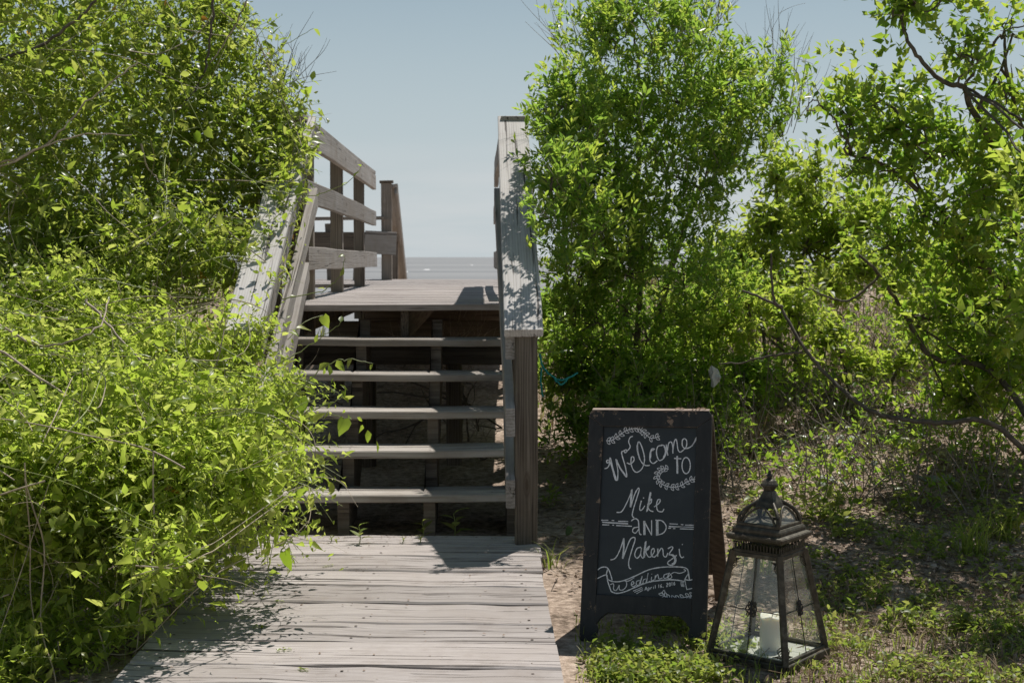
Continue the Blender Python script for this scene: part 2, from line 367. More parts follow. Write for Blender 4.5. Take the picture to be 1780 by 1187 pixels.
def grid_mesh(name, xs, ys, mat, zf):
    X, Yg = np.meshgrid(xs, ys); V = np.stack([X, Yg, zf(X, Yg)], -1).reshape(-1, 3)
    nx = len(xs); i, j = np.meshgrid(np.arange(nx - 1), np.arange(len(ys) - 1)); a = (j * nx + i).ravel()
    return mesh_np(name, V, [np.stack([a, a + 1, a + nx + 1, a + nx], -1)], mat, True)
xs = np.unique(np.concatenate([np.linspace(-8000, -40, 12), np.linspace(-40, -5, 18), np.linspace(-5, 5, 168), np.linspace(5, 40, 18), np.linspace(40, 8000, 12)]))
ys = np.unique(np.concatenate([np.linspace(-8000, -30, 8), np.linspace(-30, 2, 14), np.linspace(2, 15, 200), np.linspace(15, 100, 50), np.linspace(100, 400, 4)]))
g = part('dune_ground', grid_mesh('dune_ground', xs, ys, M['sand'], gz), None)
tag(g, 'pale pinkish sandy ground that rises into a low dune under the trees', 'ground', None, 'structure')
SEA_Z = -4.6
def flat(x, y): return np.full_like(x, SEA_Z)
s_ = part('sea', grid_mesh('sea', np.linspace(-45000, 45000, 5), np.linspace(50, 45000, 5), M['sea'], flat), None)
tag(s_, 'flat grey sea below the hazy horizon beyond the deck', 'sea', None, 'structure')
wp = []
bm = bmesh.new()
for px, py, wd in ((742, 469, 3.4), (706, 473, 1.6), (820, 461, 2.2), (556, 467, 3)):
    d = ray(px, py); p = EYE + d * ((SEA_Z - EYE.z) / d.z)
    n_ = 8
    top = []; bot = []; mid = []
    for i in range(n_ + 1):
        s = i / n_ - .5; hgt = max(0.02, (0.25 - s * s) * 1.6 * random.uniform(.6, 1.2))
        bot.append(bm.verts.new((p.x + s * wd, p.y - .6 + random.uniform(-.2, .2), SEA_Z + .004))); mid.append(bm.verts.new((p.x + s * wd, p.y, SEA_Z + hgt)))
        top.append(bm.verts.new((p.x + s * wd, p.y + .9, SEA_Z + .004)))
    for i in range(n_):
        bm.faces.new((bot[i], bot[i + 1], mid[i + 1], mid[i])); bm.faces.new((mid[i], mid[i + 1], top[i + 1], top[i]))
tag(part('whitecaps', bm_mesh('whitecaps', bm, M['foam'], True), None), 'small white breaking wave crests scattered on the grey sea', 'waves', None, 'stuff')

# ------------------------------------------------------------------ boardwalk
BW = thing('boardwalk', 'weathered grey plank boardwalk leading up to the stairs', 'boardwalk', (-.455, 5.5, 0), None, 'structure')
XL, XR = -1.175, .262
nails = []
SK = -0.075
y0 = 6.86; widths = [.20, .245, .285, .26, .27, .285, .26, .285, .27, .28, .285, .27, .285, .28, .27, .285, .28]
for i, w in enumerate(widths):
    gap = random.uniform(.012, .021); yc = y0 - w / 2; y0 -= w + gap
    sl = SK + random.uniform(-.008, .008)
    xa, xb = XL + random.uniform(-.012, .012), XR + random.uniform(-.008, .008)
    dz = random.uniform(-.004, .004)
    xc = (xa + xb) / 2
    a = (xa, yc - sl * (xc - xa), -.02 + dz); b = (xb, yc + sl * (xb - xc), -.02 + dz + random.uniform(-.003, .003))
    board('plank', a, b, w, .04, M['plank'], BW, segs=9, ch=.007, warp=.0032, skew0=sl, skew1=sl, ends=.004)
    for fx in (.06, .5, .94):
        for dy in (-.3, .3):
            X = xa + (xb - xa) * fx; nails.append((X + random.uniform(-.01, .01), yc + sl * (X - xc) + dy * w, dz + .0022))
bm = bmesh.new()
for (x, y, z) in nails: bmesh.ops.create_circle(bm, cap_ends=True, radius=.0062, segments=7, matrix=Matrix.Translation((x, y, z)))
part('nail_heads', bm_mesh('nail_heads', bm, M['nail']), BW, 'stuff')
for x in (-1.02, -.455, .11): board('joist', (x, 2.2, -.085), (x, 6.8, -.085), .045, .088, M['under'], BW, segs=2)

# ------------------------------------------------------------------ stairs
ST = thing('wooden_staircase', 'weathered open-riser wooden stairs with sloping plank handrails', 'staircase', (-.455, 7.4, 0))
RISE, RUN, Y1 = .178, .281, 7.0
DECK_Z, DECK_Y = 1.075, 8.33
tz = [.178, .362, .535, .712, .888]
for i in range(5):
    yf = Y1 + i * .274; z = tz[i]; sg = random.uniform(-.006, .006)
    # two boards make one tread
    for k_, (ya, wd) in enumerate(((yf, .142), (yf + .146, .138))):
        board('tread_board', (-1.085 + random.uniform(-.01, .01), ya + wd/2, z - .02 + sg * .5), (.118 + random.uniform(-.008, .004), ya + wd/2 + random.uniform(-.004, .004), z - .02 - sg), wd, .04, M['tread'], ST, segs=6, ch=.006, warp=.0018, ends=.007, bow=-.005)
bm = bmesh.new()
for i in range(5):
    for x in (-1.0, -.69, -.262, .06):
        for dy in (.04, .10, .19, .25):
            bmesh.ops.create_circle(bm, cap_ends=True, radius=.0055, segments=7, matrix=Matrix.Translation((x + random.uniform(-.012, .012), Y1 + i * .274 + dy, tz[i] + .0045)))
part('nail_heads', bm_mesh('nail_heads', bm, M['nail']), ST, 'stuff')
def stringer(x, mat, th=.05):
    prof = []
    y = Y1 + .045; zz = -.08
    prof.append((y, zz))
    for i in range(5):
        prof.append((y + i * .274, tz[i] - .042))
        prof.append((y + (i + 1) * .274, tz[i] - .042))
    prof.append((y + 5 * .274, .98)); prof.append((y + 5 * .274 + .06, .98)); prof.append((y + 5 * .274 + .06, .62)); prof.append((y + .32, -.08))
    bm = bmesh.new()
    A = [bm.verts.new((x - th/2, a, b)) for a, b in prof]; B = [bm.verts.new((x + th/2, a, b)) for a, b in prof]
    n = len(prof)
    bm.faces.new(A); bm.faces.new(B[::-1])
    for i in range(n): bm.faces.new((A[i], B[i], B[(i + 1) % n], A[(i + 1) % n]))
    bmesh.ops.triangulate(bm, faces=[f for f in bm.faces if len(f.verts) > 4])
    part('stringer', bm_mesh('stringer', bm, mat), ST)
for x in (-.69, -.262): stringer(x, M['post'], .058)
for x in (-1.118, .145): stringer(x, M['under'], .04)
SL = (2.205 - 1.03) / (8.76 - 6.62)          # rail slope
def railz(y, z0=1.03): return z0 + SL * (y - 6.62)
nrm = Vector((0, -SL, 1)).normalized()
for side in (1, -1):
    mirror = lambda x: x if side == 1 else -.91 - x
    capx = mirror(.197); wob_ = .004 * side
    cz = .019
    board('handrail_cap', (capx, 6.60, railz(6.60) - cz), (capx - .008 * side, 8.77, railz(8.77) - cz), .182, .038, M['cap'], ST, up=nrm, segs=6, ch=.005, warp=.002, ends=.006)
    # three inner boards, sawn plumb at the lower end
    for nm, dz0, ya, yb, xo in (('handrail_board', -.105, 6.645, 8.72, .134), ('mid_rail_board', -.44, 6.60, 8.66, .132), ('lower_rail_board', -.775, 6.60, 8.45, .134)):
        xa = mirror(xo); xb = mirror(xo + (-.032 if nm == 'mid_rail_board' else -.006))
        board(nm, (xa, ya, railz(ya) + dz0), (xb, yb, railz(yb) + dz0), .118, .044, M['rail'], ST, up=(1, 0, 0), segs=6, ch=.004, warp=.002, skew0=SL * .98, skew1=SL * .4)
    pw = .106
    board('post', (mirror(.209), 6.655, -.12), (mirror(.209), 6.655, railz(6.655) - .05), pw, .07, M['post'], ST, up=(0, -1, 0), segs=4, ch=.006, warp=.002)
    board('post', (mirror(.209), 8.60, -.05), (mirror(.209), 8.60, railz(8.60) - .05), pw, .09, M['post'], ST, up=(0, -1, 0), segs=3, ch=.006, warp=.002)
    board('post', (mirror(.209), 7.65, -.05), (mirror(.209), 7.65, railz(7.65) - .05), .09, .09, M['post'], ST, up=(0, -1, 0), segs=3, ch=.006, warp=.002)

# ------------------------------------------------------------------ deck on the dune
DK = thing('raised_deck', 'raised plank deck with post and board railings facing the sea', 'deck', (-.455, 12.5, DECK_Z))
y = DECK_Y; first = True
while y < 17.55:
    w = .14; xa, xb = (-1.215, .305) if y < 14.6 else (-3.3, .34)
    board('deck_board', (xa + random.uniform(-.01, .01), y + w/2, DECK_Z - .019 + random.uniform(-.002, .002)), (xb + random.uniform(-.01, .01), y + w/2, DECK_Z - .019 + random.uniform(-.002, .002)), w, .038, M['plank'], DK, segs=3, ch=.004, warp=.0015)
    y += w + .006
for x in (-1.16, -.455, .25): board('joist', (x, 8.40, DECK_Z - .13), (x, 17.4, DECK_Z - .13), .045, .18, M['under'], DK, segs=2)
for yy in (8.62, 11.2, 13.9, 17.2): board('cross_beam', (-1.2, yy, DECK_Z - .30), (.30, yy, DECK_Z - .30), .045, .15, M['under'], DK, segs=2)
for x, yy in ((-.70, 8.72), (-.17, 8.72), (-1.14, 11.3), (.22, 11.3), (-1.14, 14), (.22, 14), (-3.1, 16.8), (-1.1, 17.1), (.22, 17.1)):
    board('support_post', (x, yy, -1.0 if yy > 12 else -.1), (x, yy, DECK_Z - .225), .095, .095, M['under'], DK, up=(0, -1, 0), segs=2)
def railing(x, sgn, ya, yb, posts, top=2.205, ends_=(0, 0, 0)):
    board('rail_cap', (x - sgn * .06, ya - .25, top - .019), (x - sgn * .06, yb, top - .02), .17, .036, M['rail'], DK, segs=6, ch=.004, warp=.003)
    for nm, zc, e in (('rail_board', top - .11, 0), ('rail_board', 1.745, .06), ('rail_board', 1.335, .12)):
        board(nm, (x - sgn * .0, ya, zc + random.uniform(-.01, .01)), (x + sgn * random.uniform(0, .012), yb + e, zc - .01), .142, .04, M['rail'], DK, up=(1, 0, 0), segs=7, ch=.004, warp=.004, bow=sgn * .012)
    for yy in posts:
        board('rail_post', (x - sgn * .067, yy, DECK_Z - .3), (x - sgn * .067, yy, top - .04), .095, .09, M['deckpost'], DK, up=(0, -1, 0), segs=3, ch=.005, warp=.002)
railing(-1.075, 1, 8.72, 14.2, (9.35, 11.3, 13.35))
railing(.145, -1, 8.95, 13.6, (10.6, 13.2))
# far end: post with rails turning off to the left and rails running down to the beach
for x, yy, zt in ((-1.14, 17.2, 2.235), (-3.1, 16.6, 2.2)):
    board('end_post', (x, yy, DECK_Z - .6), (x, yy, zt), .125, .11, M['deckpost'], DK, up=(0, -1, 0), segs=3, ch=.005, warp=.002)
board('end_post_cap', (-1.22, 17.2, 2.25), (-1.06, 17.2, 2.25), .15, .03, M['under'], DK, segs=2)
board('platform_rail', (-3.2, 16.95, 1.79), (-1.16, 17.12, 1.815), .10, .04, M['deckpost'], DK, segs=3)
board('platform_rail_board', (-3.2, 16.86, 1.53), (-1.36, 17.05, 1.53), .235, .04, M['under'], DK, up=(0, -1, 0), segs=3)
board('platform_rail_board', (-1.39, 17.02, 1.53), (-1.02, 17.08, 1.51), .275, .04, M['rail'], DK, up=(0, -1, 0), segs=3)
board('beach_handrail', (-1.03, 17.25, 2.17), (-1.03, 19.6, .86), .14, .04, M['rail'], DK, up=(1, 0, 0), segs=3)
board('beach_handrail', (-1.09, 17.25, 2.21), (-1.09, 19.6, .90), .15, .04, M['rail'], DK, segs=3)
for yy, zt in ((18.3, 1.55), (19.4, .95)): board('rail_post', (-1.12, yy, -1.2), (-1.12, yy, zt), .09, .09, M['deckpost'], DK, up=(0, -1, 0), segs=2)
for x in (-2.2, -1.8, -1.5): board('platform_post', (x, 17.1, 1.0), (x + random.uniform(-.05, .05), 17.1, 1.75), .09, .05, M['deckpost'], DK, up=(0, -1, 0), segs=2)

# ------------------------------------------------------------------ chalkboard sign
FL = Vector((.362, 5.19, float(gz(.362, 5.19)))); FR = Vector((.812, 5.055, float(gz(.812, 5.055))))
uw = (FR - FL).normalized(); SWD = (FR - FL).length
back = Vector((-uw.y, uw.x, 0)).normalized()
TOPL = .862; lean = .235
un = (back * lean + Vector((0, 0, math.sqrt(TOPL ** 2 - lean ** 2)))).normalized()
un = (un - uw * un.dot(uw)).normalized(); nf = uw.cross(un).normalized()      # nf faces the viewer
if nf.y > 0: nf = -nf
SG = thing('chalkboard_sign', 'black framed A-frame chalkboard with white chalk lettering standing beside the boardwalk', 'sign', FL)
def sp(a, b, c=0.0): return FL + uw * a + un * b + nf * c                       # a across, b up, c towards the viewer
def prism(bm, poly, c0, c1, fn, bev=.004):
    A = [bm.verts.new(fn(a, b, c0)) for a, b in poly]; B = [bm.verts.new(fn(a, b, c1)) for a, b in poly]
    n = len(poly); bm.faces.new(A); bm.faces.new(B[::-1])
    for i in range(n): bm.faces.new((A[i], B[i], B[(i + 1) % n], A[(i + 1) % n]))
def sign_piece(name, poly, c0, c1, mat, parent, fn=sp, bev=.003):
    bm = bmesh.new(); prism(bm, poly, c0, c1, fn)
    bmesh.ops.recalc_face_normals(bm, faces=bm.faces)
    if bev: bmesh.ops.bevel(bm, geom=[e for e in bm.edges if e.calc_face_angle(0) > .6], offset=bev, segments=2, profile=.5, affect='EDGES')
    bmesh.ops.triangulate(bm, faces=[f for f in bm.faces if len(f.verts) > 4])
    return part(name, bm_mesh(name, bm, mat), parent)
sw = .057; T_ = TOPL; pb = .172; arch = .105
rc = [(.012 + .0, T_), (.004, T_ - .006), (0, T_ - .016)]
sign_piece('frame_stile', [(0, T_ - .02), (0, 0), (.058, -.002), (sw + .012, .045), (sw + .002, .07), (sw, pb - .06), (sw, T_ - .06), (.002, T_ - .06)][0:7], -.011, .011, M['frame'], SG)
W_ = SWD
sign_piece('frame_stile', [(W_, T_ - .02), (W_, 0), (W_ - .058, -.002), (W_ - sw - .012, .045), (W_ - sw - .002, .07), (W_ - sw, pb - .06), (W_ - sw, T_ - .06)][::-1], -.011, .011, M['frame'], SG)
sign_piece('top_rail', [(.001, T_ - .022), (sw - .002, T_ - .061), (W_ - sw + .002, T_ - .061), (W_ - .001, T_ - .022), (W_ - .003, T_ - .010), (W_ - .012, T_ + .001), (.012, T_ + .001), (.003, T_ - .010)], -.012, .0125, M['frame'], SG)
sign_piece('bottom_rail', [(sw - .001, pb), (sw - .001, .055), (sw + .02, .085), (sw + .045, arch), (W_ - sw - .045, arch), (W_ - sw - .02, .085), (W_ - sw + .001, .055), (W_ - sw + .001, pb)], -.0105, .0105, M['frame'], SG)
bm = bmesh.new(); te = []
for a in (.012, W_ - .012):
    te.append([bm.verts.new(sp(a, b, c)) for b, c in ((T_ + .0015, .0125), (T_ + .0035, .0120), (T_ + .0135, -.008), (T_ + .0015, -.0115))])
for q in range(4): bm.faces.new((te[0][q], te[1][q], te[1][(q + 1) % 4], te[0][(q + 1) % 4]))
bm.faces.new(te[0]); bm.faces.new(te[1][::-1]); part('top_edge', bm_mesh('top_edge', bm, M['frame_edge']), SG)
PANEL = sign_piece('chalkboard_panel', [(sw - .004, pb - .004), (W_ - sw + .004, pb - .004), (W_ - sw + .004, T_ - .056), (sw - .004, T_ - .056)], -.008, .0015, M['slate'], SG, bev=0)
# rear frame, hinged under the top edge
bl = TOPL - .004; rb = FL + back * .70; 
topb = sp(0, T_ - .01, -.016); ub = (topb - rb); ub = (ub - uw * ub.dot(uw)); bl = ub.length; ub.normalize(); nb = uw.cross(ub).normalized()
if nb.y > 0: nb = -nb
def rp(a, b, c=0.0): return topb + uw * a - ub * (bl - b) + nb * c
sign_piece('prop_stile', [(.004, 0), (.06, 0), (.06, bl - .008), (.004, bl - .008)], -.02, 0, M['backwood'], SG, rp)
sign_piece('prop_stile', [(W_ - .06, 0), (W_ - .002, 0), (W_ - .002, bl - .008), (W_ - .06, bl - .008)], -.02, 0, M['backwood'], SG, rp)
sign_piece('backing_panel', [(.061, .14), (W_ - .061, .14), (W_ - .061, bl - .02), (.061, bl - .02)], -.014, -.004, M['backwood'], SG, rp, bev=0)
# twine on the top edge
tw = []
for j in range(4):
    a0 = W_ * .70 + j * .022
    tw.append((np.array([tuple(sp(a0 + t * .05, T_ + .008 + .006 * math.sin(t * 6 + j), .012 * math.cos(t * 5 + j))) for t in np.linspace(0, 1, 10)]), np.full(10, .0018)))
tag(tubes('twine', tw, M['twine'], None, 4), 'short loops of brown jute twine lying on the top edge of the chalkboard sign', 'twine')
# chalk strokes, traced on the panel plane (coordinates of two enlargements of the board)
def board_ab(x, y, ox, oy):
    px, py = ox + x / 4.565, oy + y / 4.565
    d = ray(px, py); p0 = sp(0, 0, .0015); t = (p0 - EYE).dot(nf) / d.dot(nf); p = EYE + d * t - FL
    return p.dot(uw), p.dot(un)
def ribbon(bm, ab, wd, c=.0024):
    n = len(ab)
    if n < 2: return
    L_, R_ = [], []
    for i, (a, b) in enumerate(ab):
        a0, b0 = ab[max(i - 1, 0)]; a1, b1 = ab[min(i + 1, n - 1)]
        dx, dy = a1 - a0, b1 - b0; l_ = math.hypot(dx, dy) or 1e-6
        wv = wd * random.uniform(.72, 1.18) / 2
        L_.append(bm.verts.new(sp(a - dy / l_ * wv, b + dx / l_ * wv, c))); R_.append(bm.verts.new(sp(a + dy / l_ * wv, b - dx / l_ * wv, c)))
    for i in range(n - 1): bm.faces.new((L_[i], R_[i], R_[i + 1], L_[i + 1]))
def strokes(name, sets, wd=.0041):
    bm = bmesh.new()
    for (ox, oy, pts, *smooth) in sets:
        P = [Vector((x, y, 0)) for x, y in pts]
        if len(P) > 2 and not (smooth and smooth[0] == 0): P = spline(P, 6)
        elif len(P) == 2: P = [P[0].lerp(P[1], i / 5) for i in range(6)]
        ribbon(bm, [board_ab(p.x, p.y, ox, oy) for p in P], wd * (smooth[1] if len(smooth) > 1 else 1))
    return part(name, bm_mesh(name, bm, M['chalk'], False, False), PANEL, None, None, False)
A_, B_ = (1000, 700), (1000, 920)
def a_(pts, *s): return (*A_, pts, *s)
def b_(pts, *s): return (*B_, pts, *s)
def ell(cx, cy, rx, ry, n=14, ph=-1.2, tl=0.0): return [(cx + rx * math.cos(ph + i / n * 6.4) + tl * math.sin(ph + i / n * 6.4), cy + ry * math.sin(ph + i / n * 6.4)) for i in range(n + 1)]
strokes('welcome_lettering', [
    a_([(232,522),(258,512),(272,480),(266,455),(250,458),(252,474),(268,470),(278,436),(300,520),(328,612)]),
    a_([(272,450),(296,530),(318,608),(338,612)]), a_([(336,612),(338,540),(322,445)]), a_([(322,445),(350,510),(396,578),(409,577),(397,505),(368,400),(380,384),(402,372),(411,385),(396,396),(388,380)]),
    a_([(328,450),(356,512),(400,574)]), a_([(396,396),(425,368),(436,345),(424,310),(435,275),(457,265)]),
    a_([(410,475),(440,485),(466,455),(462,430),(446,432),(443,480),(460,530),(490,550),(530,520),(550,450),(535,370),(510,312),(495,325),(498,390),(520,460),(555,495),(592,495)]),
    a_([(500,318),(490,345),(497,400),(512,450)]), a_([(632,368),(608,366),(592,410),(595,460),(620,480),(652,458)]), a_([(624,374),(602,385),(598,440)]),
    a_([(690,338),(655,347),(645,400),(665,455),(700,440),(722,390),(705,340),(680,335)]), a_([(705,345),(716,390),(698,434)]),
    a_([(722,330),(728,380),(735,417)]), a_([(732,380),(740,325),(760,310),(772,340),(775,402)]), a_([(775,380),(785,312),(799,288),(808,320),(815,370),(830,390),(850,383)]),
    a_([(846,384),(880,350),(884,302),(866,284),(850,300),(852,345),(880,362),(920,345),(945,310),(970,265),(1020,242)]), a_([(925,345),(960,290),(990,253),(1020,247)]),
    a_([(811,420),(813,500),(813,562)]), a_([(806,422),(808,560)]), a_([(784,440),(842,443)]), a_(ell(880, 497, 33, 64))])
strokes('name_lettering', [
    a_([(328,868),(370,860),(410,790),(440,720),(452,685)]), a_([(452,685),(448,750),(440,828)]), a_([(446,690),(440,760),(436,826)]), a_([(440,828),(470,730),(498,678),(507,690),(490,750),(465,830),(452,890),(467,911)]),
    a_([(525,775),(512,830),(516,852),(532,845),(552,815)]), a_([(538,752),(546,756)]), a_([(595,706),(580,790),(566,864)]), a_([(601,710),(588,785),(572,860)]), a_([(572,805),(604,762),(602,790),(578,815),(590,850),(620,862)]),
    a_([(625,825),(665,795),(674,768),(655,770),(645,810),(655,855),(690,862),(704,840)])])
strokes('and_lettering', [
    a_([(445,937),(458,925),(480,918),(500,935),(505,985),(510,1035),(526,1045)]), a_([(500,984),(465,992),(455,1018),(478,1032),(505,1000)]),
    a_([(543,935),(543,1047),(553,1047),(553,935)], 0), a_([(546,940),(548,1044)]), a_([(546,935),(606,1050)]), a_([(606,930),(606,1050)]), a_([(645,930),(645,1050),(656,1048),(656,934)], 0), a_([(650,935),(650,1046)]),
    a_([(636,930),(690,936),(722,982),(700,1030),(640,1051)]),
    *[a_([(x0, y0), (x1, y1)], 1, .8) for x0, y0, x1, y1 in ((207,930,262,930),(290,932,310,933),(340,938,420,940),(215,947,420,960),(212,943,418,956),(215,966,270,967),(295,968,308,969),(325,972,450,978),
      (748,958,815,962),(838,964,858,966),(872,968,976,970),(742,978,976,988),(745,982,975,984),(738,993,760,994),(775,996,795,996),(830,998,970,1002))]])
strokes('name_lettering', [
    b_([(280,240),(320,225),(355,160),(386,68)]), b_([(386,68),(388,140),(378,232)]), b_([(380,80),(382,150),(374,228)]), b_([(378,230),(430,90),(462,62),(475,80),(450,160),(425,250),(428,300),(443,312)]),
    b_([(522,140),(490,150),(472,200),(490,227),(515,200),(526,143)]), b_([(526,143),(520,200),(537,226),(555,200)]), b_([(562,92),(555,160),(548,222)]), b_([(556,98),(548,160),(543,218)]), b_([(552,172),(588,130),(580,155),(560,175),(580,215),(602,215)]),
    b_([(602,213),(627,175),(622,150),(605,165),(605,205),(630,217),(655,190)]), b_([(655,150),(655,215)]), b_([(655,195),(680,150),(695,160),(700,205),(720,216),(735,185)]),
    b_([(735,152),(765,135),(773,150),(745,195),(775,200),(797,225),(795,262),(770,282),(740,277),(735,258),(765,235),(805,203)]), b_([(742,200),(770,205),(788,230),(785,260),(765,274)]),
    b_([(825,152),(830,200),(845,222),(862,215)]), b_([(847,116),(853,120)])])
strokes('ribbon_banner_drawing', [
    b_([(178,320),(205,301),(240,297),(264,315),(285,370),(293,402)]), b_([(176,388),(215,368),(252,355)]), b_([(256,316),(248,355),(258,395)]), b_([(252,360),(258,410),(285,490)]),
    b_([(258,395),(300,412),(370,408),(470,370),(580,320),(680,299),(790,295),(860,300),(890,315),(899,345)]), b_([(285,490),(330,505),(400,490),(480,455),(580,418),(680,402),(780,398),(866,410)]),
    b_([(899,345),(868,395),(885,475),(980,455)], 0), b_([(896,330),(906,396)]), b_([(868,395),(915,400),(985,375)])])
strokes('wedding_lettering', [
    b_([(278,436),(300,428),(306,440),(304,472),(325,482),(350,440)]), b_([(350,440),(350,474),(378,478),(405,450),(406,415),(388,402),(420,408),(470,380)]), b_([(442,442),(466,425),(456,410),(445,430),(456,452),(482,440)]),
    b_([(512,402),(488,410),(485,435),(505,440),(516,410),(532,368)]), b_([(532,368),(518,430),(537,425)]), b_([(560,390),(541,400),(540,425),(560,420),(579,344)]), b_([(579,344),(568,415),(592,408)]),
    b_([(606,375),(605,405),(627,398)]), b_([(606,351),(609,354)]), b_([(636,362),(632,397)]), b_([(634,385),(655,356),(664,390),(692,383)]), b_([(738,348),(706,360),(705,385),(730,378),(744,342)]), b_([(744,342),(766,372),(752,390),(735,380),(780,340),(830,346),(876,328),(860,315)])], .0031)
CH = {'A': [[(0,0),(.5,1),(1,0)],[(.2,.4),(.8,.4)]], 'p': [[(.1,.6),(.1,-.4)],[(.1,.5),(.5,.65),(.8,.35),(.5,0),(.1,.1)]], 'r': [[(.1,.6),(.1,0)],[(.1,.4),(.4,.62),(.7,.55)]], 'i': [[(.3,.6),(.3,0)],[(.3,.85),(.3,.92)]],
      'l': [[(.3,1.05),(.3,0)]], '1': [[(.3,1),(.35,0)]], '6': [[(.7,1),(.2,.5),(.3,.05),(.7,.1),(.75,.4),(.3,.45)]], ',': [[(.3,.1),(.2,-.2)]], '2': [[(.1,.8),(.4,1),(.75,.8),(.1,0),(.85,.02)]], '0': [[(.45,1),(.1,.6),(.2,.05),(.6,0),(.85,.5),(.45,1)]], ' ': []}
dl = []; cx = 552
for chx in 'April 16, 2016':
    wch = {'A': 24, 'i': 14, 'l': 13, '1': 14, ',': 14, ' ': 14}.get(chx, 21)
    for pl in CH[chx]:
        dl.append(b_([(cx + p[0] * wch * .8, 482 - (cx - 552) * .185 - p[1] * 27) for p in pl], 1, .85))
    cx += wch
dl += [b_([(a, b), (c, d)], 1, .85) for a, b, c, d in ((460,487,530,457),(470,497,535,468),(485,508,538,480),(835,420,862,420),(835,430,864,432),(838,440,866,444),(840,448,866,452))]
strokes('date_lettering', dl, .0031)
def garland(base, stem_pts, n, size, flip=1):
    fn = a_ if base == 'a' else b_
    P = spline([Vector((x, y, 0)) for x, y in stem_pts], 8); out_ = [fn([(p.x, p.y) for p in P])]
    for i in range(n):
        q = int((i + .5) / n * (len(P) - 2)); p = P[q]; d = (P[q + 1] - P[q]).normalized() * flip
        for sd in (-1, 1):
            nv = Vector((-d.y, d.x, 0)) * sd; ax = (d * .75 + nv * .8).normalized() * size; sdv = Vector((-ax.y, ax.x, 0)) * .26
            out_.append(fn([(p.x, p.y), *[((p + ax * .5 + sdv)[j] if False else 0, 0) for j in ()], ((p + ax * .45 + sdv).x, (p + ax * .45 + sdv).y), ((p + ax).x, (p + ax).y), ((p + ax * .45 - sdv).x, (p + ax * .45 - sdv).y), (p.x, p.y)], 1, .8))
    return strokes('leaf_garland_drawing', out_, .0031)
garland('a', [(245,300),(290,298),(340,265),(400,222),(460,205),(510,210),(550,240),(600,280),(672,265)], 12, 36)
garland('a', [(742,525),(700,522),(660,550),(650,600),(690,645),(760,668),(830,660),(890,625),(950,605),(1015,645)], 15, 34)
garland('b', [(975,520),(920,525),(850,540),(780,550),(720,535),(685,495)], 9, 36, 1)

# ------------------------------------------------------------------ lantern and candle
LC = Vector((1.008, 4.925, 0)); LC.z = float(gz(LC.x, LC.y)) + .002
LN = thing('lantern', 'tall tarnished bronze lantern with clear glass panes on the grass right of the chalkboard', 'lantern', LC)
LROT = R(5)
def lc(k_, r, z):                                     # corner k of a square of half diagonal r at height z
    a = LROT + math.pi / 4 * 0 - math.pi / 2 + k_ * math.pi / 2
    return LC + Vector((r * math.cos(a), r * math.sin(a), z))
def sq_loft(bm, prof, close=True):
    rings = [[bm.verts.new(lc(k_, r, z)) for k_ in range(4)] for r, z in prof]
    for a, b in zip(rings, rings[1:]):
        for k_ in range(4): bm.faces.new((a[k_], a[(k_ + 1) % 4], b[(k_ + 1) % 4], b[k_]))
    if close: bm.faces.new(rings[0][::-1]); bm.faces.new(rings[-1])
def lpart(name, prof, mat=M['bronze'], bev=.002):
    bm = bmesh.new(); sq_loft(bm, prof); bmesh.ops.recalc_face_normals(bm, faces=bm.faces)
    if bev: bmesh.ops.bevel(bm, geom=[e for e in bm.edges if e.calc_face_angle(0) > .3], offset=bev, segments=2, affect='EDGES')
    return part(name, bm_mesh(name, bm, mat), LN)
def edge_bar(name, a, b, w, t, upv): return board(name, a, b, w, t, M['bronze'], LN, up=upv, segs=2, ch=.0025, warp=0)
RB, RT, ZB, ZT = .214, .126, .030, .372
# base: four rails with a pale floor inside
for k_ in range(4):
    a, b = lc(k_, .216, .013), lc(k_ + 1, .216, .013); edge_bar('base_rail', a, b, .022, .026, (0, 0, 1))
    a, b = lc(k_, .208, .032), lc(k_ + 1, .208, .032); edge_bar('base_rail', a, b, .014, .012, (0, 0, 1))
lpart('floor_plate', [(.203, .012), (.203, .022)], M['floor_white'], 0)
for k_ in range(4): edge_bar('corner_post', lc(k_, RB - .004, .02), lc(k_, RT + .002, ZT + .01), .021, .021, tuple((lc(k_, 1, 0) - LC).normalized()))
for k_ in range(4): edge_bar('top_rail', lc(k_, RT, ZT), lc(k_ + 1, RT, ZT), .014, .016, (0, 0, 1))
lpart('collar', [(.128, ZT + .006), (.135, ZT + .010), (.135, ZT + .016), (.128, ZT + .018)])
# pierced band of little hoops
for k_ in range(4):
    bm_p = []
    for i in range(15):
        t = (i + .5) / 15
        a0 = lc(k_, .129, ZT + .017).lerp(lc(k_ + 1, .129, ZT + .017), t); a1 = lc(k_, .130, ZT + .047).lerp(lc(k_ + 1, .130, ZT + .047), t)
        e = (lc(k_ + 1, .13, 0) - lc(k_, .13, 0)).normalized() * .0046
        pts = [a0 - e, a0.lerp(a1, .6) - e, a1.lerp(a0, .08), a0.lerp(a1, .6) + e, a0 + e]
        P = np.array([tuple(p) for p in pts]); bm_p.append((P, np.full(len(P), .0014)))
    tubes('pierced_band', bm_p, M['bronze'], LN, 4)
lpart('cornice', [(.128, ZT + .046), (.150, ZT + .052), (.156, ZT + .060), (.156, ZT + .070), (.132, ZT + .076), (.134, ZT + .088), (.122, ZT + .098), (.116, ZT + .100)])
Z2 = ZT + .100
dome = [(.110, 0), (.109, .016), (.102, .034), (.087, .052), (.064, .067), (.042, .080)]
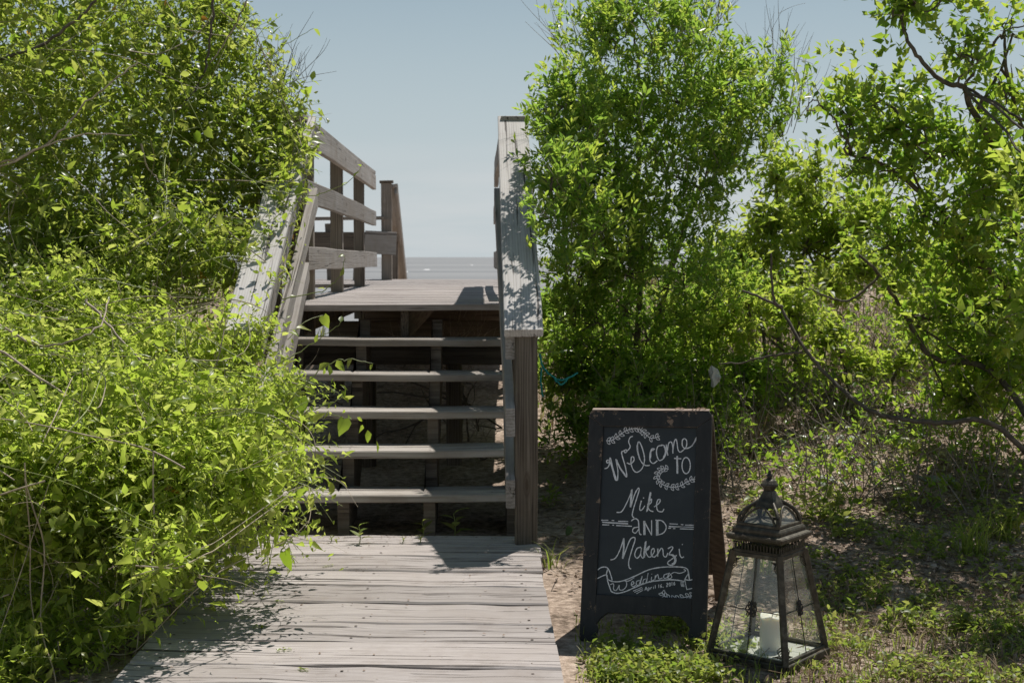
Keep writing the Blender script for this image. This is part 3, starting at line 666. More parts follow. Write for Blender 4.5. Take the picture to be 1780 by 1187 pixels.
for k_ in range(4):
    P, rr = limb([lc(k_, r, Z2 + z) for r, z in dome], .0075, .0065, 4); tubes('dome_rib', [(P, rr)], M['bronze'], LN, 8)
    edge_bar('dome_sill', lc(k_, .111, Z2 + .004), lc(k_ + 1, .111, Z2 + .004), .012, .012, (0, 0, 1))
    # arch rim in each face and its pane
    arc = []; 
    for i in range(17):
        s = i / 16; hgt = math.sin(math.pi * s) ** .65 * .058; r_here = .111 - .028 * (hgt / .06) ** 1.6
        arc.append(lc(k_, r_here - .004, Z2 + .008 + hgt).lerp(lc(k_ + 1, r_here - .004, Z2 + .008 + hgt), .08 + .84 * s))
    P = np.array([tuple(p) for p in arc]); tubes('arch_rim', [(P, np.full(len(P), .0045))], M['bronze'], LN, 6)
    bm = bmesh.new(); cen = sum((Vector(p) for p in arc), Vector()) / len(arc)
    top = [bm.verts.new(p) for p in arc]; basev = [bm.verts.new(lc(k_, .107, Z2 + .008).lerp(lc(k_ + 1, .107, Z2 + .008), .08 + .84 * i / 16)) for i in range(17)]
    for i in range(16):
        if (top[i].co - basev[i].co).length > 1e-5 or (top[i + 1].co - basev[i + 1].co).length > 1e-5: bm.faces.new((basev[i], basev[i + 1], top[i + 1], top[i]))
    bmesh.ops.remove_doubles(bm, verts=bm.verts, dist=1e-5); part('dome_pane', bm_mesh('dome_pane', bm, M['glass']), LN)
lpart('roof_neck', [(.060, Z2 + .060), (.052, Z2 + .078), (.036, Z2 + .092), (.027, Z2 + .108), (.022, Z2 + .118)])
def lathe(name, prof, mat, parent, cx=None, seg=24, flute=0):
    c = cx or LC; bm = bmesh.new(); rings = []
    for r, z in prof: rings.append([bm.verts.new((c.x + r * (1 + (flute if j % 2 else 0)) * math.cos(j / seg * 2 * math.pi), c.y + r * (1 + (flute if j % 2 else 0)) * math.sin(j / seg * 2 * math.pi), c.z + z)) for j in range(seg)])
    for a, b in zip(rings, rings[1:]):
        for j in range(seg): bm.faces.new((a[j], a[(j + 1) % seg], b[(j + 1) % seg], b[j]))
    bm.faces.new(rings[0][::-1]); bm.faces.new(rings[-1]); return part(name, bm_mesh(name, bm, mat, True), parent)
lathe('crown_urn', [(.016, Z2 + .116), (.019, Z2 + .120), (.024, Z2 + .128), (.031, Z2 + .134), (.032, Z2 + .139), (.026, Z2 + .143), (.023, Z2 + .150), (.013, Z2 + .158)], M['bronze'], LN, None, 28, -.06)
lathe('finial', [(.010, Z2 + .157), (.007, Z2 + .163), (.011, Z2 + .167), (.010, Z2 + .172), (.005, Z2 + .176), (.006, Z2 + .181), (.002, Z2 + .190)], M['dark_iron'], LN)
# panes with wires and a wrought ornament
for k_ in range(4):
    a, b = lc(k_, RB - .008, .034), lc(k_ + 1, RB - .008, .034); c, d = lc(k_ + 1, RT - .004, ZT - .004), lc(k_, RT - .004, ZT - .004)
    nn = (b - a).cross(d - a).normalized(); 
    if nn.dot((a + b) / 2 - LC) < 0: nn = -nn
    bm = bmesh.new(); q = [bm.verts.new(p) for p in (a, b, c, d)]; bm.faces.new(q); pane = part('glass_pane', bm_mesh('glass_pane', bm, M['glass']), LN)
    pt = lambda s, t, o=.004: a.lerp(b, s).lerp(d.lerp(c, s), t) + nn * o
    orn = [([pt(.5, 0), pt(.505, .45), pt(.5, 1)], .0018), ([pt(-.0, .46), pt(.5, .46), pt(1.0, .46)], .0017)]
    paths = [(np.array([tuple(x) for x in p]), np.full(len(p), r)) for p, r in orn]
    # fleur scrolls around the crossing
    for sgn in (-1, 1):
        for base, sc in ((.46, .9), (.41, .65), (.515, .6)):
            sp_ = [pt(.5 + sgn * .015 * sc, base), pt(.5 + sgn * .075 * sc, base + .045 * sc), pt(.5 + sgn * .10 * sc, base + .0), pt(.5 + sgn * .06 * sc, base - .025 * sc), pt(.5 + sgn * .045 * sc, base + .012 * sc)]
            P = np.array([tuple(p) for p in spline(sp_, 4)]); paths.append((P, np.full(len(P), .0021)))
    P = np.array([tuple(pt(.5, t)) for t in (.36, .41, .46, .52, .58)]); paths.append((P, np.array([.001, .004, .005, .004, .001])))
    tubes('wire_ornament', paths, M['dark_iron'], pane, 5)
    paths = []
    for (s0, t0, ds, dt) in ((.03, .03, 1, 1), (.97, .03, -1, 1), (.04, .965, 1, -1), (.96, .965, -1, -1)):
        for q_ in range(4):
            L1 = .13 - q_ * .03; sp_ = [pt(s0, t0 + dt * L1 * .9), pt(s0 + ds * L1 * .5, t0 + dt * L1 * .55), pt(s0 + ds * L1 * .35, t0 + dt * L1 * .2), pt(s0 + ds * L1, t0)]
            P = np.array([tuple(p) for p in spline(sp_, 4)]); paths.append((P, np.full(len(P), .0016)))
    tubes('filigree_corner', paths, M['bronze'], pane, 4, 'stuff')
CB = LC + Vector((.016, .012, .0))
bm = bmesh.new(); seg = 28; rings = []
for r, z in ((.040, .0225), (.042, .026), (.042, .134), (.040, .1425), (.036, .140), (.012, .135)):
    rings.append([bm.verts.new((CB.x + r * math.cos(j / seg * 6.2832), CB.y + r * math.sin(j / seg * 6.2832), CB.z + z + (.004 * math.sin(j * .7) if z > .136 else 0))) for j in range(seg)])
for a, b in zip(rings, rings[1:]):
    for j in range(seg): bm.faces.new((a[j], a[(j + 1) % seg], b[(j + 1) % seg], b[j]))
bm.faces.new(rings[0][::-1]); bm.faces.new(rings[-1])
CN = thing('candle', 'cream pillar candle standing inside the bronze lantern', 'candle', CB)
part('wax', bm_mesh('wax', bm, M['candle'], True), CN)
tubes('wick', [(np.array([tuple(CB + Vector((0, 0, .134))), tuple(CB + Vector((.002, 0, .144))), tuple(CB + Vector((.005, .001, .150)))]), np.full(3, .0012))], M['dark_iron'], CN, 5)
#VEGETATION
# ================================================================== vegetation
def nz(v): return v / (np.linalg.norm(v, axis=-1, keepdims=True) + 1e-9)
# leaf templates: unit length along +y, upper side +z
def leaf_oval(w=.32, fold=.10, droop=.10, pinch=.7):
    V = np.array([(0, 0, 0), (-w, .34, fold), (0, .36, 0.02), (w, .34, fold), (-w * pinch, .70, fold * .6 - droop * .4), (0, .70, -droop * .35), (w * pinch, .70, fold * .6 - droop * .4), (0, 1, -droop)], float)
    T = np.array([(0, 2, 1), (0, 3, 2), (4, 5, 7), (5, 6, 7)]); Q = np.array([(1, 2, 5, 4), (2, 3, 6, 5)]); return V, T, Q
def leaf_lance(w=.15, fold=.04, droop=.06):
    V = np.array([(0, 0, 0), (-w, .55, fold), (0, .55, -droop * .2), (w, .55, fold), (0, 1, -droop)], float)
    return V, np.array([(0, 2, 1), (0, 3, 2), (1, 2, 4), (2, 3, 4)]), None
def leaf_heart(w=.42):
    V = np.array([(0, .06, 0), (-w * .55, -.06, .05), (-w, .22, .09), (-w * .8, .55, .05), (0, 1, -.12), (w * .8, .55, .05), (w, .22, .09), (w * .55, -.06, .05), (0, .35, .0), (0, .65, -.03)], float)
    T = np.array([(0, 8, 1), (1, 8, 2), (0, 7, 8), (7, 6, 8), (9, 4, 3), (9, 5, 4)]); Q = np.array([(2, 8, 9, 3), (8, 6, 5, 9)]); return V, T, Q
def leaf_point(w=.27, fold=.10, droop=.14):
    V = np.array([(0, 0, 0), (-w, .30, fold), (0, .3, .01), (w, .30, fold), (-w * .62, .62, fold * .4 - droop * .35), (0, .62, -droop * .3), (w * .62, .62, fold * .4 - droop * .35), (0, 1.05, -droop)], float)
    return V, np.array([(0, 2, 1), (0, 3, 2), (4, 5, 7), (5, 6, 7)]), np.array([(1, 2, 5, 4), (2, 3, 6, 5)])
def frames(dirs, nor):
    y = nz(dirs); z = nz(nor - y * (nor * y).sum(-1, keepdims=True)); x = np.cross(y, z); return np.stack([x, y, z], -1)      # columns
def leaf_mesh(name, tpl, P, D, Nn, Sz, mat):
    V, T, Q = tpl; n = len(P); Rm = frames(D, Nn)
    W3 = np.einsum('nij,kj->nki', Rm, V) * Sz[:, None, None] + P[:, None, :]
    off = np.arange(n)[:, None, None] * len(V); fl = []
    if T is not None: fl.append((T[None] + off).reshape(-1, 3))
    if Q is not None: fl.append((Q[None] + off).reshape(-1, 4))
    return mesh_np(name, W3.reshape(-1, 3), fl, mat)
def leaf_objects(name, tpl, P, D, Nn, Sz, mat, parent, variants=4):
    """single leaves as parts, sharing mesh data"""
    mes = []
    for v in range(variants):
        V, T, Q = tpl; Vj = V * np.array([1 + rng.uniform(-.15, .15), 1, 1 + rng.uniform(-.6, .8)]); Vj[:, 2] += rng.uniform(-.12, .12) * Vj[:, 0] * Vj[:, 1]
        mes.append(mesh_np(name, Vj, [f for f in (T, Q) if f is not None], mat))
    Rm = frames(D, Nn); w = np.array(parent.get('_w', (0, 0, 0)))
    for i in range(len(P)):
        o = bpy.data.objects.new(name, mes[i % variants]); COL.objects.link(o); o.parent = parent
        m = Matrix(Rm[i].tolist()).to_4x4() @ Matrix.Scale(float(Sz[i]), 4); m.translation = Vector(P[i] - w); o.matrix_local = m
def split_leaves(name, tpl, P, D, Nn, Sz, mat, parent, k=300, front=None, out_=None):
    """the k leaves that show largest become parts, the rest one mass"""
    d = np.linalg.norm(P - np.array(EYE), axis=1); score = Sz / d
    if out_ is not None: score = score * np.clip(out_, 0.02, 1)
    idx = np.argsort(-score)
    if k: leaf_objects('leaf', tpl, P[idx[:k]], D[idx[:k]], Nn[idx[:k]], Sz[idx[:k]], mat, parent)
    r = idx[k:]; part(name, leaf_mesh(name, tpl, P[r], D[r], Nn[r], Sz[r], mat), parent, 'stuff')
def rdir(n): return nz(rng.normal(size=(n, 3)))
class Blobs:
    """a union of rough lumps: (px, py, Y, radius[, squash]) read off the picture and set at their own distance"""
    def __init__(self, rows):
        self.c = np.array([tuple(at(r[0], r[1], r[2]) - (Vector((0, -.4, .91)) * r[3] if len(r) > 4 else Vector())) for r in rows]); self.r = np.array([r[3] for r in rows]); self.k = np.ones(len(rows))
    def depth(self, P):                               # depth under the union's surface, metres (negative outside)
        q = P[:, None, :] - self.c[None]; q[..., 1] /= self.k[None]
        d = self.r[None] - np.linalg.norm(q, axis=-1); return d.max(1)
    def sample(self, n, dmin, dmax, lump=.22, freq=4.0, cut=None):
        w = self.r ** 2; i = rng.choice(len(self.r), n * 3, p=w / w.sum()); u = rdir(n * 3)
        dd = dmin + (dmax - dmin) * rng.random(n * 3) ** 1.5
        P = self.c[i] + u * (self.r[i] - dd)[:, None] * np.stack([np.ones(n * 3), self.k[i], np.ones(n * 3)], -1)
        f = freq; nse = (np.sin(P[:, 0] * f + 1) * np.sin(P[:, 1] * f * 1.1 + 2) * np.sin(P[:, 2] * f * 1.2 + .5) + .6 * np.sin(P[:, 0] * f * 2.3 + 4) * np.sin(P[:, 2] * f * 2.1 + P[:, 1] * f * 1.7))
        P = P + u * (nse * lump * .5)[:, None]
        ok = self.depth(P) < dmax + .10
        if cut is not None: ok &= nse > cut - rng.random(n * 3) * .5
        return P[ok][:n], u[ok][:n]
def sprigs(P, U, m, length, up=.35, outw=.6, rand=.55, droop=.15, spread=.9, lsize=.045, sizevar=.35, tip=False, nup=.8):
    """short twigs rooted at P growing out along U, each with m leaves -> leaf arrays and twig paths"""
    n = len(P); D = nz(U * outw + np.array([0, 0, up]) + rng.normal(0, rand, (n, 3)))
    Lh = length * rng.uniform(.55, 1.3, n)
    t = (np.arange(m) + .5) / m if not tip else 1 - .55 * ((np.arange(m) + .5) / m) ** 1.2
    t = np.clip(t[None] + rng.normal(0, .04, (n, m)), 0.02, 1.0)
    pos = P[:, None] + D[:, None] * (t * Lh[:, None])[..., None]; pos[..., 2] -= droop * Lh[:, None] * t ** 2
    pos += rng.normal(0, .006, pos.shape)
    side = rng.normal(size=(n, m, 3)); side -= D[:, None] * (side * D[:, None]).sum(-1, keepdims=True); side = nz(side)
    ld = nz(D[:, None] * (1 - spread * .55) + side * spread)
    ln = nz(np.array([.25, .40, 1.0]) * nup + rng.normal(0, .48, (n, m, 3)) + D[:, None] * .25)
    sz = lsize * rng.uniform(1 - sizevar, 1 + sizevar, (n, m))
    tw = [(np.stack([P[i], P[i] + D[i] * Lh[i] * .5 - np.array([0, 0, droop * Lh[i] * .25]), P[i] + D[i] * Lh[i] - np.array([0, 0, droop * Lh[i]])]), np.array([.0022, .0016, .0009])) for i in range(n)]
    f = lambda a: a.reshape(-1, 3)
    return f(pos), f(ld), f(ln), sz.ravel(), tw
def cat(*ts): return tuple(np.concatenate([t[i] for t in ts]) for i in range(4))
def keep(A, mask): return tuple(a[mask] for a in A)
def clear_of_path(A):
    P = A[0]; lx = np.where(P[:, 2] > 1.03 + .549 * (P[:, 1] - 6.62) - .05, -.93, -1.22); lx = np.where(P[:, 2] > 1.2, np.where(P[:, 2] > 1.03 + .549 * (P[:, 1] - 6.62) - .05, -.93, -1.0), lx); inside = (P[:, 0] > lx) & (P[:, 0] < .17) & (P[:, 1] > 6.75) & (P[:, 2] > .0)
    return keep(A, ~inside & (P[:, 2] > gz(P[:, 0], P[:, 1]) + .004))
def wander(p, d, n, step, curl=.35, sag=.0):
    pts = [np.array(p, float)]; d = nz(np.array(d, float)[None])[0]; c = rng.normal(0, curl, 3)
    for i in range(n):
        c = c * .75 + rng.normal(0, curl, 3) * .5; d = nz((d + c * step * 4 + np.array([0, 0, -sag]))[None])[0]; pts.append(pts[-1] + d * step)
    return np.array(pts)

# ------------------------------------------------------------------ vines on the left
def vine_mass(name, label, rows, nspr, nin, lsize, loc, group, nstem, kleaf=300, mat='vine_leaf', m=9, length=.26, up=.35, tend=60):
    B = Blobs(rows); root = thing(name, label, 'vine', loc, group)
    P, U = B.sample(nspr, -.02, .12, .26, 4.6, -.55); A1 = sprigs(P - U * length * .45, U, m, length, up, .55, .6, .25, .9, lsize, .5)
    P, U = B.sample(nin, .14, .5, .2, 3.0); A2 = sprigs(P, U, 7, .25, .2, .3, .9, .2, .9, lsize * 1.25)
    A = clear_of_path(cat(A1[:4], A2[:4])); dep = B.depth(A[0]); n_ = len(dep)
    A = (A[0], A[1], nz(A[2] + rng.normal(0, .42, A[2].shape)), A[3]); cls = rng.choice(4, n_, p=(.5, .25, .15, .10)); vis = (dep < .06) * rng.uniform(.3, 1, n_)
    for c_, (tp, f_, kk) in enumerate(((leaf_oval(.23, .10, .12), .78, 60), (leaf_lance(.12, .05, .16), 1.45, 70), (leaf_oval(.27, .09, .16), 1.5, 100), (leaf_point(.24, .10, .22), 1.9, 70))):
        q = cls == c_; split_leaves('foliage', tp, A[0][q], A[1][q], A[2][q], A[3][q] * f_, M[mat], root, kk, None, vis[q])
    tubes('twigs', [t for t in A1[4][::2] if not (t[0][1][0] > -1.02 and t[0][1][1] > 6.7)], M['green_stem'], root, 3, 'stuff')
    # curling tendrils
    P, U = B.sample(tend, -.03, .05); tp_ = []
    for p, u in zip(P, U):
        if p[0] > -1.05 and p[1] > 6.8: continue
        q = wander(p, u * .8 + np.array([0, 0, .3]), 16, .018, 1.1); tp_.append((q, np.linspace(.0016, .0006, len(q))))
    if tp_: tubes('tendrils', tp_, M['vine_stem'], root, 3, 'stuff')
    # long bare stems trailing over the surface
    for j in range(nstem):
        i = rng.integers(len(B.r)); u = nz(np.array([[rng.normal(0, .6), -1.0, rng.normal(.35, .5)]]))[0]
        p = B.c[i] + u * (B.r[i] + .02) * np.array([1, B.k[i], 1]); d = np.cross(u, rdir(1)[0]); d[1] *= .4
        q = wander(p, d, 26, .05, .22); dp = B.depth(q)
        for it in range(5):                           # pull the stem onto the lumps' surface
            e = .004; g_ = np.stack([(B.depth(q + np.eye(3)[a_i] * e) - B.depth(q)) / e for a_i in range(3)], -1); q = q - nz(g_) * (np.clip(B.depth(q) + .03, -.3, .3) * -.7)[:, None] * -1 * 1.0 if False else q + nz(g_) * (-(B.depth(q) + .02) * .7)[:, None]
        for _s in range(8): q[1:-1] = (q[:-2] + q[1:-1] * 2 + q[2:]) / 4
        if (q[:, 0] > -1.0).any() and (q[:, 1] > 6.7).any(): q = q[q[:, 0] < -1.0]
        if len(q) < 6 or B.depth(q).min() < -.14 or np.median(B.depth(q)) > .12 or np.linalg.norm(np.diff(q, axis=0), axis=1).max() > .12: continue
        r0 = rng.uniform(.0011, .0034); tubes('vine_stem', [(q, np.linspace(r0, r0 * .5, len(q)))], M['vine_stem'] if j % 3 else M['green_stem'], root, 5)
    return root, B
VG = 'tangled vines smothering the left side of the stairs'
upper = [(-40, 40, 8.7, .8), (60, 60, 8.6, .72), (230, 60, 8.5, .62), (330, 120, 8.3, .46), (385, 40, 8.5, .22), (370, 190, 8.3, .42), (440, 265, 8.3, .33), (300, 270, 8.1, .52), (150, 230, 8.0, .65), (0, 230, 7.9, .6), (455, 350, 8.1, .22), (395, 415, 7.9, .24), (300, 400, 7.8, .35), (180, 370, 7.7, .5), (30, 370, 7.6, .5), (480, 205, 8.4, .18), (505, 235, 8.35, .13), (512, 275, 8.25, .11), (496, 315, 8.0, .15), (484, 365, 7.75, .15), (458, 425, 7.5, .13), (425, 470, 7.35, .14), (380, 455, 7.3, .2), (320, 440, 7.2, .24), (250, 420, 7.2, .28), (462, 480, 7.2, .07), (110, 410, 7.2, .3)]
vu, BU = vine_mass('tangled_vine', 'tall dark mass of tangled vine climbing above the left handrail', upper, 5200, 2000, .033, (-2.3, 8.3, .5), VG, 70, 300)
lower = [(330, 800, 5.75, .24), (445, 715, 6.2, .22), (440, 815, 6.15, .18), (395, 870, 6.1, .16), (500, 690, 6.15, .10), (490, 780, 6.1, .10), (395, 625, 6.5, .26), (265, 950, 5.55, .16), (140, 985, 5.3, .24), (0, 980, 5.2, .30), (60, 1110, 5.2, .16), (-20, 1130, 5.2, .2), (170, 1080, 5.2, .12), (360, 930, 5.75, .14), (320, 985, 5.45, .14), (250, 1035, 5.25, .13), (200, 1110, 5.0, .09), (240, 840, 5.55, .2), (110, 850, 5.45, .26), (0, 840, 5.15, .27), (110, 880, 5.2, .24), (375, 895, 5.35, .12), (348, 930, 5.05, .11), (312, 962, 4.78, .11), (262, 1005, 4.62, .09), (300, 870, 5.4, .2), (230, 930, 5.15, .2), (70, 1140, 4.95, .12), (0, 1150, 4.85, .15), (140, 1120, 5.0, .11), (-60, 1170, 4.8, .16), (60, 1190, 4.75, .09), (170, 1165, 4.85, .06)]
for py in (400, 445, 500, 560, 620, 680, 740):              # the sunlit slope that climbs away from the viewer
    for px in range(-60, 420, 75):
        if px > 250 + (py - 440) * .7: continue
        lower.append((px + rng.uniform(-25, 25), py + rng.uniform(-18, 18), 7.05 - (py - 430) / 310 * 1.95 + rng.uniform(-.12, .12), rng.uniform(.18, .30), 's'))
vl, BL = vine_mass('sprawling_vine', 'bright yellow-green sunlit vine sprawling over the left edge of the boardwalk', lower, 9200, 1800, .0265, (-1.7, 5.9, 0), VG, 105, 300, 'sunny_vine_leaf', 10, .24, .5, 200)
# larger heart-shaped leaves hung through both masses
def big_leaves(root, B, n, lo, hi, mat, k):
    P, U = B.sample(n, -.05, .03, .22); D = nz(U * .6 + rng.normal(0, .6, (n, 3)) + np.array([0, 0, -.3]))[:len(P)]
    A = clear_of_path((P, D, nz(rng.normal(0, .5, P.shape) + np.array([0, -.25, .7])), rng.uniform(lo, hi, len(P))))
    leaf_objects('heart_leaf', leaf_heart(.36), *keep(A, np.arange(len(A[0])) < k), M[mat], root)
big_leaves(vl, BL, 130, .045, .085, 'vine_big_leaf', 70); big_leaves(vu, BU, 90, .055, .09, 'vine_big_leaf', 50)
big_leaves(vu, BU, 80, .03, .06, 'yellow_leaf', 42); big_leaves(vl, BL, 60, .025, .055, 'yellow_leaf', 30)
# sprays reaching out over the steps and the boardwalk, each a stem with its leaves
SPR = [([(500, 700, 6.0), (560, 640, 6.0), (600, 625, 6.0), (648, 632, 6.0)], 5), ([(470, 640, 6.1), (540, 600, 6.2), (592, 560, 6.2)], 3), ([(520, 720, 6.0), (575, 700, 6.0), (600, 690, 6.0)], 7), ([(520, 790, 6.0), (560, 800, 5.95), (598, 795, 5.95)], 7),
       ([(500, 850, 6.0), (530, 860, 6.0), (560, 895, 5.95)], 6), ([(400, 830, 5.6), (500, 880, 5.6), (520, 930, 5.6)], 8), ([(330, 960, 5.3), (380, 1000, 5.25), (400, 1020, 5.2)], 8), ([(180, 1090, 4.8), (240, 1085, 4.75), (285, 1060, 4.7)], 9), ([(300, 900, 5.3), (370, 920, 5.25), (425, 905, 5.2)], 9),
       ([(440, 130, 8.0), (480, 90, 8.0), (545, 50, 8.0)], 3), ([(470, 330, 7.6), (540, 340, 7.6), (600, 320, 7.6), (628, 290, 7.6)], 6), ([(490, 520, 7.2), (560, 505, 7.2), (590, 480, 7.2), (600, 445, 7.2)], 4), ([(460, 250, 7.9), (530, 190, 7.9), (570, 215, 7.9)], 6), ([(520, 820, 6.0), (545, 840, 6.0), (575, 860, 6)], 5), ([(520, 660, 6.1), (570, 672, 6.1), (606, 700, 6.1)], 6)]
for pts, nl in SPR:
    q = [at(*p) for p in pts]; P, r = limb(q, .0032, .0012, 8, .003); par = vl if pts[0][1] > 480 and pts[0][2] < 7 else vu
    tubes('vine_spray', [(P, r)], M['green_stem'], par, 5)
    ii = np.linspace(2, len(P) - 1, nl).astype(int); d = nz(np.gradient(P, axis=0)[ii] * .6 + rng.normal(0, .6, (nl, 3)))
    leaf_objects('leaf', leaf_oval(.27, .1, .12), P[ii], d, nz(rng.normal(0, .45, (nl, 3)) + np.array([0, -.2, .8])), rng.uniform(.028, .06, nl), M['vine_leaf'], par)
for (a_px, a_py, a_Y), (b_px, b_py, b_Y), sz_, nn_, dd_ in (((470, 690, 6.0), (522, 690, 5.95), .075, (.1, -1, .3), (.1, -.2, -.9)), ((520, 735, 6.0), (598, 726, 5.92), .08, (.6, -.8, .2), (-.15, -.2, -.9)), ((500, 590, 7.3), (562, 548, 7.5), .075, (-.2, -1, .4), (.3, -.1, -.8))):
    a_p, b_p = at(a_px, a_py, a_Y), at(b_px, b_py, b_Y); P, r = limb([a_p, (a_p + b_p) / 2 + Vector((0, 0, .03)), b_p], .0026, .0014, 6, .001); tubes('vine_spray', [(P, r)], M['green_stem'], vl, 5)
    leaf_objects('heart_leaf', leaf_heart(.42), np.array([tuple(b_p)]), np.array([dd_]), np.array([nn_]), np.array([sz_]), M['tree_leaf'], vl, 1)
# thick woody stems arching across the upper mass
for pts, r0 in (([(-30, 110, 7.6), (70, 80, 7.6), (150, 20, 7.6), (180, -20, 7.6)], .010), ([(-20, 290, 7.2), (80, 250, 7.2), (160, 170, 7.3), (240, 110, 7.4)], .0065), ([(-20, 300, 7.1), (120, 240, 7.15), (230, 235, 7.2)], .005), ([(370, -10, 7.9), (365, 70, 7.9), (350, 140, 7.9), (300, 200, 7.8)], .008), ([(430, 0, 8), (400, 60, 8), (365, 110, 7.95)], .006), ([(245, 250, 7.4), (262, 300, 7.4), (300, 320, 7.4)], .005), ([(-10, 560, 6.0), (70, 600, 5.9), (160, 580, 5.9), (190, 520, 6.1)], .006), ([(0, 610, 5.6), (120, 690, 5.4), (250, 770, 5.4), (330, 770, 5.5)], .005), ([(150, 520, 6.1), (200, 580, 6.0), (270, 650, 5.9)], .006)):
    P, r = limb([at(*p) for p in pts], r0, r0 * .6, 8, .004); tubes('vine_stem', [(P, r)], M['vine_stem'] if r0 < .0078 else M['bark'], vu if pts[0][2] > 7 else vl, 6)
# dead leafless twigs against the sky beside the vine
DT = thing('dead_twigs', 'thin dark leafless twigs sticking up from the vine against the sky', 'twigs', at(470, 180, 8.6), None)
tw = []
for j in range(16):
    p = at(440 + rng.uniform(0, 70), 150 + rng.uniform(0, 60), 8.5 + rng.uniform(-.2, .2)); q = wander(p, (rng.normal(.15, .35), 0, 1), 12, rng.uniform(.02, .045), .5); tw.append((q, np.linspace(.0028, .0009, len(q))))
    for b in range(2):
        i = rng.integers(3, 10); q2 = wander(q[i], (rng.normal(.3, .6), 0, .8), 6, .025, .6); tw.append((q2, np.linspace(.0016, .0007, len(q2))))
tubes('twigs', tw, M['dark_bark'], DT, 4, 'stuff')

# ------------------------------------------------------------------ trees and shrubs on the right
def shrub(name, label, cat_, base, rows, trunk_paths, spec, group=None, barkm='bark', kleaf=300, twigmat='twig', fresh=None):
    """spec: nspr, nin, m, length, lsize, tpl, mat, up, tip, spread"""
    root = thing(name, label, cat_, base, group); B = Blobs(rows)
    for pts, r0, r1 in trunk_paths:
        P, r = limb(pts, r0, r1, 7, .0025); tubes('trunk' if r0 > .012 else 'branch', [(P, r)], M[barkm], root, 7)
    nspr, nin, m, length, lsize, tpl, mat, up, tip, spread, cut = spec
    P, U = B.sample(nspr, -.03, .22, .32, 3.6, cut); A1 = sprigs(P - U * length * .5, U, m, length, up, .5, .5, .05, spread, lsize, .3, tip)
    P, U = B.sample(nin, .1, .6, .2, 3.0, cut); A2 = sprigs(P, U, max(4, m - 3), length, up, .3, .8, .1, spread, lsize, .3, tip)
    A = clear_of_path(cat(A1[:4], A2[:4])); dep = B.depth(A[0]); vis = ((dep < .05) & (U[0][0] == U[0][0])) * 1.0
    split_leaves('foliage', tpl, *A, M[mat], root, kleaf, None, vis * rng.uniform(.3, 1, len(vis)))
    tubes('twigs', A1[4][::2] + A2[4][::3], M[twigmat], root, 3, 'stuff')
    if fresh:                                         # new growth at the ends of the twigs
        P, U = B.sample(fresh[0], -.06, .03, .3, 3.6, cut); A3 = sprigs(P - U * .04, U, fresh[2], fresh[3], 1.1, .55, .35, .0, .62, fresh[4], .3, True, .7); A3 = clear_of_path(A3[:4])
        part('new_growth', leaf_mesh('new_growth', tpl, *A3, M[fresh[1]]), root, 'stuff')
    # limbs from the trunk tips into the lumps
    paths = []
    tips = [np.array(p[0][-1]) for p in trunk_paths] + [np.array(p[0][len(p[0]) // 2]) for p in trunk_paths]
    for c, r in zip(B.c, B.r):
        dd = [np.linalg.norm(c - t) for t in tips]; t = tips[int(np.argmin(dd))]
        if min(dd) > 1.3: continue
        mid = (t + c) / 2 + rng.normal(0, .06, 3); Pq, rr = limb([Vector(t), Vector(mid), Vector(c)], .008, .004, 5, .006); paths.append((Pq, rr))
        for j in range(4):
            e = c + rdir(1)[0] * r * .85; Pq, rr = limb([Vector(c), Vector((c + e) / 2 + rng.normal(0, .03, 3)), Vector(e)], .0055, .0018, 4, .004); paths.append((Pq, rr))
    if paths: tubes('limbs', paths, M[barkm], root, 5, 'stuff')
    return root, B
def lean_rows(rows, f): return [(r[0], r[1], f(r[1], r[2]), r[3] * f(r[1], r[2]) / r[2]) for r in rows]
def g_at(px, Y, dz=-.03):
    X = at(px, 447, Y).x; return Vector((X, Y, float(gz(X, Y)) + dz))
MY = [(1110, 20, 8.5, .34), (1060, 70, 8.5, .26), (1175, 70, 8.6, .28), (985, 185, 7.8, .24), (1060, 190, 8.4, .36), (1180, 180, 8.5, .38), (1260, 150, 8.7, .26), (1290, 210, 8.7, .3), (1345, 165, 8.7, .15), (1360, 215, 8.7, .13), (972, 262, 7.6, .15), (958, 330, 7.4, .10), (960, 388, 6.95, .09), (985, 292, 7.1, .11), (945, 440, 6.95, .06), (975, 400, 7.25, .11), (1000, 330, 7.5, .16), (1030, 410, 7.4, .2), (990, 470, 7.2, .11), (1010, 235, 7.7, .18), (1040, 300, 8.2, .38), (1160, 300, 8.3, .42), (1250, 290, 8.5, .3), (1000, 350, 8.1, .2), (1030, 400, 8.0, .32), (1130, 430, 8.1, .4), (1010, 480, 8.1, .25), (1090, 540, 8.2, .34), (1190, 500, 8.3, .34), (1060, 640, 8.2, .3), (1150, 640, 8.2, .32), (1000, 600, 8.4, .2), (985, 690, 8.0, .16), (1210, 610, 8.4, .24), (1040, 560, 8.0, .2), (1130, 590, 8.0, .22), (1000, 540, 7.95, .14), (1190, 560, 8.1, .2), (1090, 480, 7.95, .2), (1250, 520, 8.2, .2), (1100, 660, 7.9, .2)]
mb = g_at(1060, 9.1)
def T(*pts): return [at(*p) for p in pts]
def TM(*pts): return [at(p[0], p[1], p[2] + .45 + max(0, p[1] - 350) / 900) for p in pts]
